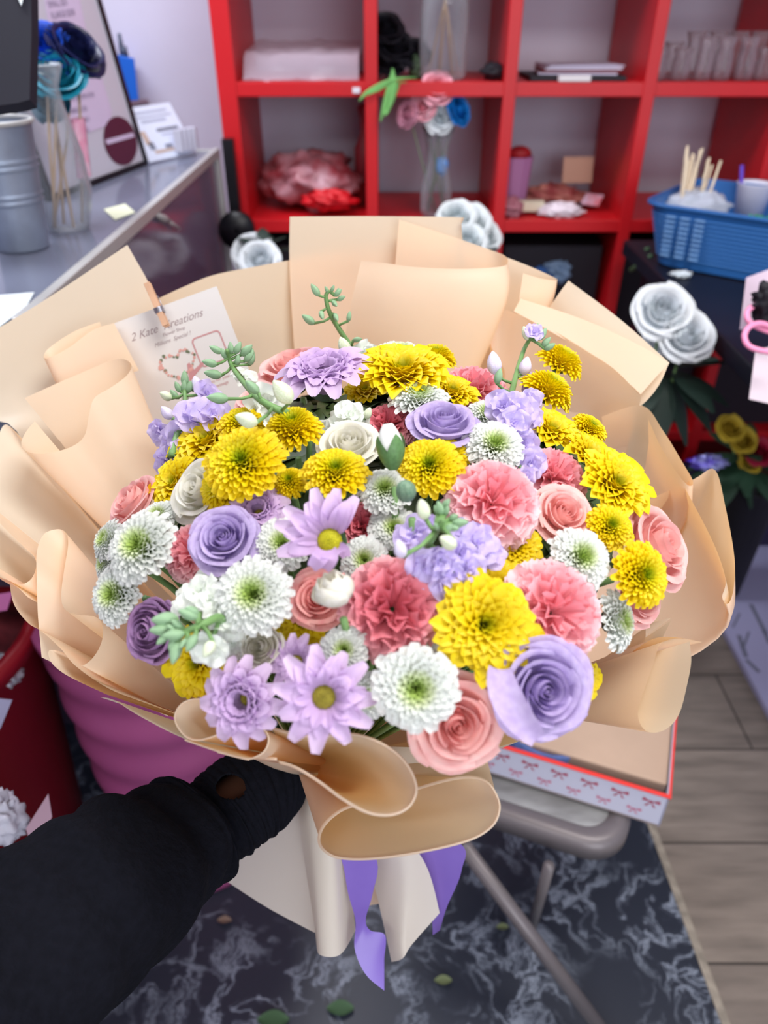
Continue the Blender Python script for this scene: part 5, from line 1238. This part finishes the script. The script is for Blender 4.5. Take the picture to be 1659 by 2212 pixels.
for row in range(2):
    for i in range(6):
        x = cellx(3, .08 + .155 * i) + rj.uniform(-.005, .005); y = SY + .05 + .085 * row; h = rj.choice([.085, .11, .13]) if row else rj.choice([.075, .10]); r = rj.uniform(.020, .026)
        b = MB(); b.lathe([(.002, .002), (r, .002), (r * 1.05, h * .25), (r, h * .6), (r * .8, h * .75), (r * 1.1, h), (r, h), (r * .7, h * .75), (r * .9, h * .4), (r * .8, .008)], V(x, y, z3 + .001), n=20)
        o = b.build('small_glass_vase', m_jg, smooth=True)
        tag(o, ['first', 'second', 'third', 'fourth', 'fifth', 'sixth'][i] + ' from the left in the ' + ['front', 'back'][row] + ' row of small clear glass vases', 'vase', 'small glass vases on the upper right shelf')
# hourglass vase with pink white blue roses
hb_ = ony(940, 468, SY + .06); hb_ = V(hb_.x, hb_.y, z2 + .001)
vase('tall hourglass glass vase with pink, white and blue roses on the middle shelf', hb_, [(.042, 0), (.046, .02), (.046, .08), (.030, .15), (.033, .19), (.046, .235)], None, None)
m_pk = mat('pink_artificial', rgb(244, 170, 186), .6, nz=.2, nscale=6); m_pk2 = mat('dusty_artificial', rgb(206, 140, 164), .6)
gq = 'artificial roses in the shelf vase'; m_gs = mat('grey_green_stem', rgb(120, 135, 110), .6)
for l, x, y, r_, m_, dv in [('topmost pink artificial rose in the hourglass vase', 945, 190, .045, m_pk, V(0, -.8, .6)), ('middle pink artificial rose in the hourglass vase', 913, 230, .038, m_pk, V(-.2, -.8, .5)), ('dusty pink artificial rose leaning left from the hourglass vase', 880, 247, .034, m_pk2, V(-.6, -.7, .3)),
                            ('white artificial rose in the hourglass vase', 950, 255, .040, m_wht, V(.1, -.9, .3)), ('blue artificial rose leaning right from the hourglass vase', 992, 238, .040, mat('bright_blue_rose', rgb(24, 120, 200), .4), V(.6, -.6, .4))]:
    art_rose(l, ony(x, y, SY + .03), r_, m_, dv, hb_ + V(rv.uniform(-.03, .03), rv.uniform(-.02, .02), .01), gq, stemm=m_gs)
blob('blue_gem', 'light blue ribbon seen through the waist of the hourglass vase', 'ribbon', ony(955, 358, SY + .05), (.018, .012, .024), mat('sky_blue', rgb(110, 160, 225), .3), 14, .4)
# green ribbon blades hanging over the shelf edge
gr_ = thing('green_grass_blades', 'curled green blades hanging over the upper shelf edge', 'artificial leaf', ony(830, 200, SY - .03))
for pts in [[(900, 168), (850, 172), (800, 195), (776, 218)], [(850, 150), (842, 185), (832, 225), (822, 262)], [(862, 180), (850, 205), (838, 235), (832, 250)], [(880, 178), (840, 180), (812, 195), (795, 205)], [(848, 148), (852, 180), (846, 215), (840, 235)]]:
    P = crm([ony(x, y, SY - .02 - .008 * i) for i, (x, y) in enumerate(pts)], 12); b = MB()
    b.grid([[p + V(-1, 0, .4) * .007 * math.sin(math.pi * (.1 + .85 * i / 11)), p + V(0, -.003, 0), p + V(1, 0, -.4) * .007 * math.sin(math.pi * (.1 + .85 * i / 11))] for i, p in enumerate(P)]); b.build('blade', mat('bright_green_blade', rgb(110, 178, 92), .5, nz=.2, nscale=30), gr_, smooth=True)
# middle shelf clutter, third cell
c_ = V(cellx(2, .15), SY + .14, z2 + .001); t = thing('mauve_flower_box', 'mauve flared flower container on the middle shelf with red trim', 'container', c_)
b = MB(); b.lathe([(.002, 0), (.040, 0), (.052, .15), (.048, .15), (.036, .004)], c_, n=10); b.build('container_body', mat('mauve_card', rgb(168, 112, 158), .6), t)
b = MB(); b.ball(c_ + V(.01, 0, .155), (.035, .03, .022), 14); b.build('red_filling', m_redfab, t, smooth=True)
def box_at(name, label, cat, c, s, m, rz=0, rx=0, group=None):
    b = MB(); b.box((0, 0, 0), s, Matrix.Translation(c) @ Matrix.Rotation(R(rz), 4, 'Z') @ Matrix.Rotation(R(rx), 4, 'X')); o = b.build(name, m, bevel=.001); return tag(o, label, cat, group)
box_at('kraft_card', 'tan kraft card propped at the back of the middle shelf', 'card', V(cellx(2, .72), SY + .24, z2 + .095), (.095, .004, .075), mat('kraft', rgb(196, 152, 132), .7), 4, -12)
box_at('cream_box', 'cream label box lying at the front left of the middle shelf', 'box', V(cellx(2, .26), SY + .07, z2 + .026), (.085, .03, .028), mat('cream_lbl', rgb(220, 210, 186), .6), -3)
box_at('photo_card', 'pink and white photo card at the right of the middle shelf', 'card', V(cellx(2, .80), SY + .13, z2 + .03), (.055, .05, .006), mat('photo_card', rgb(226, 200, 224), .5, nz=.5, col2=rgb(226, 110, 120), nscale=40), -30, 25)
box_at('dark_phone_case', 'dark flat case behind the photo card on the middle shelf', 'case', V(cellx(2, .72), SY + .18, z2 + .012), (.06, .06, .012), m_dark, 20)
blob('white_tissue', 'crumpled white tissue at the front of the middle shelf', 'tissue', V(cellx(2, .50), SY + .05, z2 + .018), (.060, .04, .02), mat('tissue', rgb(236, 222, 232), .6), 15, .5)
blob('pink_tissue', 'dull pink clear packaging on the left of the middle shelf', 'packaging', V(cellx(2, .10), SY + .05, z2 + .025), (.035, .04, .026), mat('pinkish_wrap', rgb(190, 120, 136), .4, alpha=.7), 16, .5)
blob('red_wrapping', 'dark red and tan wrapping heaped on the middle shelf', 'wrapping', V(cellx(2, .50), SY + .19, z2 + .028), (.10, .06, .03), mat('redtan', rgb(150, 62, 66), .6, nz=.6, col2=rgb(186, 120, 108), nscale=20), 17, .5)
for x, y, yy in [(1108, 243, SY + .2), (1082, 276, SY + .22), (1383, 226, SY - .0)]:
    pass
m_deepblue = mat('blue_petals', rgb(40, 84, 150), .6)
blob('blue_artificial_flower', 'blue artificial flower in the dark lower shelf compartment', 'artificial flower', V(cellx(2, .38), SY + .10, .80), (.07, .05, .035), m_deepblue, 18, .6)
blob('slate_artificial_flower', 'slate grey artificial flower in the dark lower shelf compartment', 'artificial flower', V(cellx(2, .56), SY + .09, .81), (.05, .04, .04), mat('slate_petals', rgb(104, 128, 160), .6), 19, .6)
for i in range(5):
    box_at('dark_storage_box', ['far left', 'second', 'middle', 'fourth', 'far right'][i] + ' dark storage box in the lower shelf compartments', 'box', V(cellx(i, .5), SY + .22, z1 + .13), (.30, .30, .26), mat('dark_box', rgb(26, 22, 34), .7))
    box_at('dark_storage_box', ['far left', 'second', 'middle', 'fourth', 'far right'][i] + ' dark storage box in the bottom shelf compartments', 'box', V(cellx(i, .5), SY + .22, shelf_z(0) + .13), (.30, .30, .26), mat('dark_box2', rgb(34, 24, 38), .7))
# white flowers poking up around the bouquet
def bouquet_floor(prefix, pts, m, gname, base, lbls):
    for i, (x, y, Yd, r_) in enumerate(pts):
        p = ony(x, y, Yd); art_rose(lbls[i], p, r_, m, V(.1 * (i - 1), -.7, .7), V(base[0] + .01 * i, base[1], base[2]), gname, stemm=m_stem)
def fpail(label, c, r, h, m):
    t = thing('flower_pail', label, 'bucket', c); b = MB(); b.lathe([(.002, .002), (r * .8, .002), (r, h), (r + .006, h), (r - .003, h - .002), (r * .77, .01)], c, n=24); b.build('pail_body', m, t, smooth=True)
bouquet_floor('w', [(545, 545, 2.0, .055), (560, 560, 1.9, .05)], m_wht, 'white artificial roses left behind the bouquet', (-.30, 1.95, .3), ['white artificial rose beside the foot of the red shelf at left', 'white artificial rose just above the paper edge at left'])
bouquet_floor('w', [(985, 470, 2.05, .05), (1015, 480, 2.08, .055), (1010, 520, 2.0, .05), (1045, 510, 2.08, .048)], mat('pale_mint_petals', rgb(230, 238, 240), .6, nz=.1, nscale=15), 'pale artificial roses behind the bouquet', (.25, 2.05, .3), ['upper left pale artificial rose above the paper at the centre', 'top pale artificial rose above the paper at the centre', 'lower pale artificial rose above the paper at the centre', 'right pale artificial rose next to the red shelf post'])
bouquet_floor('w', [(1432, 672, 1.45, .058), (1482, 725, 1.42, .055), (1425, 735, 1.50, .035)], m_wht, 'white artificial roses below the black table', (.62, 1.5, .25), ['upper white artificial rose below the black table edge', 'right white artificial rose below the black table edge', 'small dim white artificial rose behind the other two at right'])
for l, c, r_, h, m_ in [('dark pail for the white roses left behind the bouquet', V(-.28, 1.97, .006), .07, .33, m_dark), ('dark pail for the pale roses behind the bouquet', V(.27, 2.05, .006), .08, .33, m_dark), ('dark pail under the white roses at right', V(.63, 1.52, .006), .09, .30, m_dark)]:
    fpail(l, c, r_, h, m_)
m_dl = mat('dark_leaf', rgb(28, 48, 40), .6)
def leafbunch(label, c, n, L, seed, m):
    b = MB(); r_ = random.Random(seed)
    for i in range(n):
        d = V(r_.uniform(-1, 1), r_.uniform(-1, 1), r_.uniform(-.6, .7)).normalized(); s = d.cross(V(0, 0, 1)).normalized(); nn = s.cross(d)
        rows = []
        for k in range(6):
            t = k / 5; ww = L * .22 * math.sin(math.pi * (.05 + .9 * t)); p = Vector(c) + d * (.15 * L + L * t) - V(0, 0, L * .3 * t * t)
            rows.append([p - s * ww, p + nn * ww * .2, p + s * ww])
        b.grid(rows)
    o = b.build('leaf_spray', m, smooth=True); tag(o, label, 'artificial leaves', kind='stuff')
leafbunch('dark leaves around the white roses below the black table', ony(1440, 800, 1.45), 26, .12, 1, m_dl)
leafbunch('dark leaves beside the pale roses at the red shelf', ony(1000, 560, 2.05), 20, .1, 2, m_dl)
leafbunch('dark leaves under the white rose at the left of the shelf', ony(570, 545, 1.98), 16, .08, 3, m_dl)
leafbunch('dark green leaves under the yellow and red flowers at right', ony(1600, 985, 1.7), 34, .11, 4, mat('leaf_green_dark', rgb(36, 66, 46), .6))
m_yf = mat('yellow_artificial', rgb(200, 170, 50), .6, nz=.2, nscale=10); m_rf = mat('crimson_artificial', rgb(176, 24, 62), .6, nz=.2, nscale=10)
for l, x, y, r_, m_ in [('upper yellow artificial rose at the right edge', 1578, 925, .035, m_yf), ('middle yellow artificial rose at the right edge', 1605, 950, .035, m_yf), ('crimson artificial rose at the right edge, upper', 1640, 975, .038, m_rf), ('tan yellow artificial rose between the crimson ones', 1620, 998, .03, m_yf), ('crimson artificial rose at the right edge, lower', 1645, 1020, .035, m_rf)]:
    art_rose(l, ony(x, y, 1.66), r_, m_, V(.0, -.7, .7), V(1.02, 1.75, .35), 'yellow and crimson artificial roses at right', stemm=m_stem)
fpail('dark pail under the yellow and crimson roses at right', V(1.02, 1.76, .006), .09, .40, m_dark)
blob('violet_foil', 'shiny violet and silver foil scrap left of the yellow and crimson roses', 'foil', ony(1530, 1000, 1.6), (.04, .02, .016), mat('violet_foil', rgb(96, 60, 220), .25, metal=.4, nz=.6, col2=rgb(190, 200, 230), nscale=20), 23, .6)
# things under the table at the right: dark purple crate, white board on the floor
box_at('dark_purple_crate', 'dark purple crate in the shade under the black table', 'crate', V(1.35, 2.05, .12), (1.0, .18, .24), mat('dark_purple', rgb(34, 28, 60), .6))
q = [onz(x, y, .001) for x, y in [(1489, 1115), (1760, 1115)]]
bd = thing('white_box_lid', 'large pale lavender board with dark scribbles on the floor at right', 'board', (1.2, 1.5, 0))
xl = .975
b = MB(); b.box((xl + .35, 1.45, .012), (.70, 1.42, .02)); b.build('board_sheet', mat('lavender_board', rgb(164, 162, 196), .6), bd, bevel=.002)
b = MB()
for (x0, y0, x1, y1, wd) in [(1622, 1305, 1655, 1370, .012), (1650, 1360, 1662, 1390, .01), (1596, 1372, 1612, 1420, .012), (1612, 1425, 1640, 1452, .012), (1605, 1400, 1618, 1365, .006), (1583, 1355, 1598, 1325, .005), (1585, 1195, 1598, 1205, .01)]:
    a, c = onz(x0, y0, .0225), onz(x1, y1, .0225); s = (c - a).cross(V(0, 0, 1)).normalized() * wd / 2
    b.add([a - s, a + s, c + s, c - s], [(0, 1, 2, 3)])
b.build('marker_drawing', mat('faded_marker', rgb(110, 112, 130), .8), bd)
# ------------------------------------------------------------------ folding chair with box
m_chair = mat('taupe_metal', rgb(112, 106, 108), .4, metal=.3); m_pad = mat('grey_marble_seat', rgb(122, 122, 122), .4, nz=.8, col2=rgb(160, 162, 162), nscale=9, nstretch=(1, 3, 1))
cZ = .45
fr_c = onz(1385, 1850, cZ); fl_dir = (onz(1050, 1790, cZ) - onz(1330, 1885, cZ)).normalized()
chn = thing('folding_chair', 'taupe metal folding chair with grey marbled seat on the dark floor mat', 'chair', (.1, .75, 0))
xC = -fl_dir; xC.z = 0; xC.normalize(); yC = V(0, 0, 1).cross(xC)
Wd, Dp = .43, .40
cc = onz(1352, 1860, cZ) - xC * (Wd / 2) + yC * (Dp / 2) ; cc.z = 0
MCH = frame(cc, xC, yC)
def rr(hx, hy, r, z, n=8): return rr_ring(0, 0, hx, hy, r, z, n)
b = MB(); b.grid([rr(Wd / 2 - .035, Dp / 2 - .035, .04, cZ), rr(Wd / 2 - .022, Dp / 2 - .022, .05, cZ + .006), rr(Wd / 2 - .01, Dp / 2 - .01, .06, cZ + .006), rr(Wd / 2, Dp / 2, .065, cZ - .004), rr(Wd / 2, Dp / 2, .065, cZ - .03), rr(Wd / 2 - .01, Dp / 2 - .01, .06, cZ - .03)], M=MCH, closeu=True); b.build('seat_frame', m_chair, chn, smooth=True)
b = MB(); g = rr(Wd / 2 - .034, Dp / 2 - .034, .04, cZ + .001); b.add(g, [tuple(range(len(g)))], 0, MCH); g2 = rr(Wd / 2 - .034, Dp / 2 - .034, .04, cZ - .02); b.add(g2, [tuple(range(len(g2)))[::-1]], 0, MCH); b.grid([g2, g], M=MCH, closeu=True); b.build('seat', m_pad, chn)
lA, lB = onz(1000, 1825, cZ - .02), onz(1345, 2285, .012)
b = MB(); b.tube([lA, lB], .0125, 10); b.build('leg', m_chair, chn, smooth=True)
b = MB(); b.tube([onz(1186, 1870, cZ - .02), onz(1147, 2012, .10)], .0085, 10); b.build('leg', m_chair, chn, smooth=True)
for sx_ in (-1, 1):
    b = MB(); b.tube([MCH @ V(sx_ * (Wd / 2 - .03), Dp / 2 + .02, cZ + .40), MCH @ V(sx_ * (Wd / 2 - .03), Dp / 2 - .02, cZ), MCH @ V(sx_ * (Wd / 2 - .05), Dp / 2 + .02, .012)], .011, 10); b.build('leg', m_chair, chn, smooth=True)
b = MB(); b.tube([MCH @ V(-Wd * .4, Dp / 2 + .01, .14), MCH @ V(Wd * .4, Dp / 2 + .01, .14)], .007, 8); b.build('stretcher', m_chair, chn, smooth=True)
b = MB(); b.grid([[MCH @ V(-Wd / 2 + .02 + (Wd - .04) * j / 8, Dp / 2 + .03 + .02 * i / 3 + .025 * math.sin(math.pi * j / 8), cZ + .26 + .15 * i / 3) for j in range(9)] for i in range(4)]); b.build('backrest', m_chair, chn, smooth=True, solid=.008)
# decorated box on the seat
bz0 = cZ + .008; bz1 = bz0 + .075
g1 = onz(1447, 1722, bz1); g0 = onz(1045, 1600, bz1); g2 = onz(1507, 1425, bz1)
xB = (g1 - g0).normalized(); yB = (g2 - g1); dB = yB.length; yB = V(0, 0, 1).cross(xB)
wB = .42; O_ = g1 - xB * wB; O_.z = bz0
MBX = frame(O_, xB, yB)
bxt = thing('gift_box_lid', 'open white box printed with red bows, red rim, lying on the folding chair', 'box', O_)
m_bx = mat('white_box_card', rgb(206, 208, 226), .5); m_bow = mat('red_bow_print', rgb(176, 64, 92), .6); m_rim = mat('red_rim', rgb(232, 58, 52), .5); m_kraft = mat('brown_kraft_paper', rgb(186, 160, 140), .7, nz=.1, nscale=8)
dpx = dB
def bow(b, cxx, cyy, s, M, mi=1):
    for pts in [[(0, 0), (-1, .55), (-1.1, -.1)], [(0, 0), (1, .55), (1.1, -.1)], [(0, 0), (-.75, -1), (-.35, -.9)], [(0, 0), (.75, -1), (.35, -.9)], [(-.2, .2), (.2, .2), (.2, -.2), (-.2, -.2)]]:
        b.add([V(cxx + x * s, cyy + y * s, .0004) for x, y in pts], [tuple(range(len(pts)))], mi, M)
hB = bz1 - bz0
b = MB(); b.box((wB / 2, dpx / 2, .002), (wB, dpx, .004), MBX); b.build('box_floor', m_kraft, bxt)
MF = MBX @ Matrix.Rotation(R(90), 4, 'X')
b = MB(); b.box((wB / 2, .0015, hB / 2), (wB, .003, hB), MBX)
MF2 = MBX @ Matrix.Translation((0, -.0003, 0)) @ Matrix.Rotation(R(90), 4, 'X')
for k in range(9): bow(b, .03 + k * .046, hB * .70, .012, MF2); bow(b, .010 + k * .046, hB * .32, .010, MF2, 2)
b.build('box_side', [m_bx, m_bow, mat('pink_bow_print', rgb(206, 110, 140), .6)], bxt)
b = MB(); b.box((wB - .0015, dpx / 2, hB / 2), (.003, dpx, hB), MBX); MR2 = MBX @ Matrix.Translation((wB + .0003, 0, 0)) @ Matrix.Rotation(R(90), 4, 'Z') @ Matrix.Rotation(R(90), 4, 'X')
for k in range(6): bow(b, .03 + k * .045, hB * .6, .011, MR2)
b.build('box_side', [m_bx, m_bow], bxt)
b = MB(); b.box((wB / 2, dpx - .0015, hB / 2), (wB, .003, hB), MBX); b.build('box_side', m_bx, bxt)
b = MB(); b.box((.0015, dpx / 2, hB / 2), (.003, dpx, hB), MBX); b.build('box_side', m_bx, bxt)
b = MB(); ring = [V(0, 0, hB), V(wB, 0, hB), V(wB, dpx, hB), V(0, dpx, hB), V(0, 0, hB)]; b.tube([MBX @ v for v in ring], .0035, 6); b.build('red_rim', m_rim, bxt)
b = MB(); b.box((wB * .72, dpx * .53, hB * .60), (wB * .54, dpx * .90, .05), MBX); o = b.build('kraft_parcel', m_kraft, bevel=.004); tag(o, 'smooth brown kraft parcel inside the bow-printed box', 'parcel')
pc = MBX.inverted() @ onz(1185, 1590, bz0 + .02)
c_ = MBX @ V(pc.x, pc.y, .006); t = thing('round_basket', 'round blue basket of dark and red filling beside the kraft parcel', 'basket', c_)
b = MB(); b.lathe([(.002, .001), (.068, .001), (.074, hB * .8), (.080, hB * .8), (.074, 0)], c_, n=48); b.build('basket_body', mat('steel_blue_basket', rgb(92, 116, 178), .6, nz=.3, nscale=60), t, smooth=True)
b = MB(); b.lathe([(.002, hB * .72), (.04, hB * .74), (.073, hB * .70)], c_, n=32); b.build('basket_filling', mat('dark_red_filling', rgb(74, 58, 92), .7, nz=.9, col2=rgb(200, 70, 84), nscale=28, bump=.4), t, smooth=True)
# ------------------------------------------------------------------ magenta bucket and red tub at the left
m_mag = mat('magenta_plastic', rgb(160, 78, 126), .35, nz=.1, nscale=5)
mc = onz(330, 1860, .0); mc = V(-.395, .95, .006)
t = thing('magenta_bucket', 'large ribbed magenta plastic bucket on the floor behind the arm', 'bucket', mc)
b = MB(); prof = [(.002, 0)]
for i in range(64):
    tt = i / 63; z = tt * .66; r_ = .150 + .032 * tt + .0045 * math.sin(tt * 42) ; prof.append((r_, z))
b.lathe(prof + [(prof[-1][0] + .012, .665), (prof[-1][0] + .012, .685), (prof[-1][0] - .006, .685), (.14, .02)], mc, n=48); b.build('bucket_body', m_mag, t, smooth=True)
m_redp = mat('red_tub_plastic', rgb(142, 16, 30), .4, nz=.15, nscale=5)
rc = V(-.77, .84, .006)
t = thing('red_tub', 'red round tub on the floor at the left edge, silver ornaments inside', 'tub', rc)
b = MB(); b.lathe([(.002, 0), (.16, 0), (.21, .66), (.222, .66), (.222, .69), (.205, .69), (.16, .02), (.002, .02)], rc, n=44); b.build('tub_body', m_redp, t, smooth=True)
b = MB(); b.lathe([(.002, .62), (.14, .63), (.20, .60)], rc, n=30); b.build('tub_filling', mat('dark_filling', rgb(60, 22, 32), .7, nz=.5, col2=rgb(110, 40, 50), nscale=20, bump=.3), t, smooth=True)
for i, (x, y) in enumerate([(-.585, .80), (-.64, .76), (-.65, .83), (-.60, .73)]):
    blob('silver_ornament', ['rightmost', 'front', 'back', 'lowest'][i] + ' silver ornament resting in the red tub', 'ornament', V(x, y, .655), (.026, .026, .024), mat('silver_ornament', rgb(190, 194, 204), .3, metal=.5), 30 + i, .5, 'silver ornaments in the red tub')
b = MB(); b.hexa([at(x, y, 1.12) for x, y in [(-30, 1288), (28, 1278), (15, 1318), (-30, 1325)]], [at(x, y, 1.14) for x, y in [(-30, 1288), (28, 1278), (15, 1318), (-30, 1325)]]); o = b.build('pink_paper_scrap', mat('pinkish_scrap', rgb(176, 96, 150), .6)); tag(o, 'mauve paper scrap sticking out of the red tub at the left edge', 'paper')
# red bag with label, silver strip and white tissue in front of it
blob('red_bag', 'dark red glossy bag on the floor at the lower left', 'bag', V(-.64, .60, .16), (.12, .10, .16), mat('red_bag', rgb(120, 12, 24), .4, nz=.3, nscale=8), 41, .12)
quadcard('paper_tag', 'mauve-grey diamond paper tag hanging on the red bag', [at(x, y, .80) for x, y in [(104, 1715), (112, 1765), (72, 1842), (56, 1790)]], mat('tag_paper', rgb(170, 140, 156), .7), 'tag')
quadcard('silver_label', 'grey folded label on the red tub at the left edge', [at(x, y, .93) for x, y in [(-20, 1508), (26, 1512), (0, 1575), (-20, 1580)]], mat('grey_label', rgb(150, 150, 180), .6), 'label')
blob('white_tissue_bow', 'white tissue bow at the left edge above the arm', 'bow', at(4, 1770, .80), (.02, .02, .032), mat('tissue2', rgb(190, 190, 204), .6), 43, .5)
# leaves fallen on the mat
m_gl = mat('fallen_leaf', rgb(66, 98, 66), .6); m_yl = mat('pale_leaf', rgb(112, 124, 86), .6)
for l, x, y, s, m_ in [('green fallen leaf on the floor mat at the bottom edge', 590, 2205, .028, m_gl), ('green fallen leaf on the floor mat right of the bottom one', 735, 2180, .024, m_gl), ('pale olive fallen leaf on the floor mat below the skirt', 957, 2120, .016, m_yl), ('tiny olive leaf on the floor mat beside the chair leg', 1085, 2005, .012, m_yl), ('tan scrap of leaf on the floor mat under the arm', 485, 1990, .014, mat('tan_leaf', rgb(130, 108, 96), .7))]:
    c = onz(x, y, .008); b = MB(); rows = []
    for i in range(7):
        tt = i / 6; ww = s * .55 * math.sin(math.pi * (.06 + .86 * tt)) ; rows.append([c + V((tt - .5) * 2 * s, ww * uu, .004 * abs(uu) + .003 * math.sin(3 * tt)) for uu in (-1, 0, 1)])
    b.grid(rows); o = b.build('fallen_leaf', m_, smooth=True); tag(o, l, 'leaf', 'fallen leaves on the floor mat')
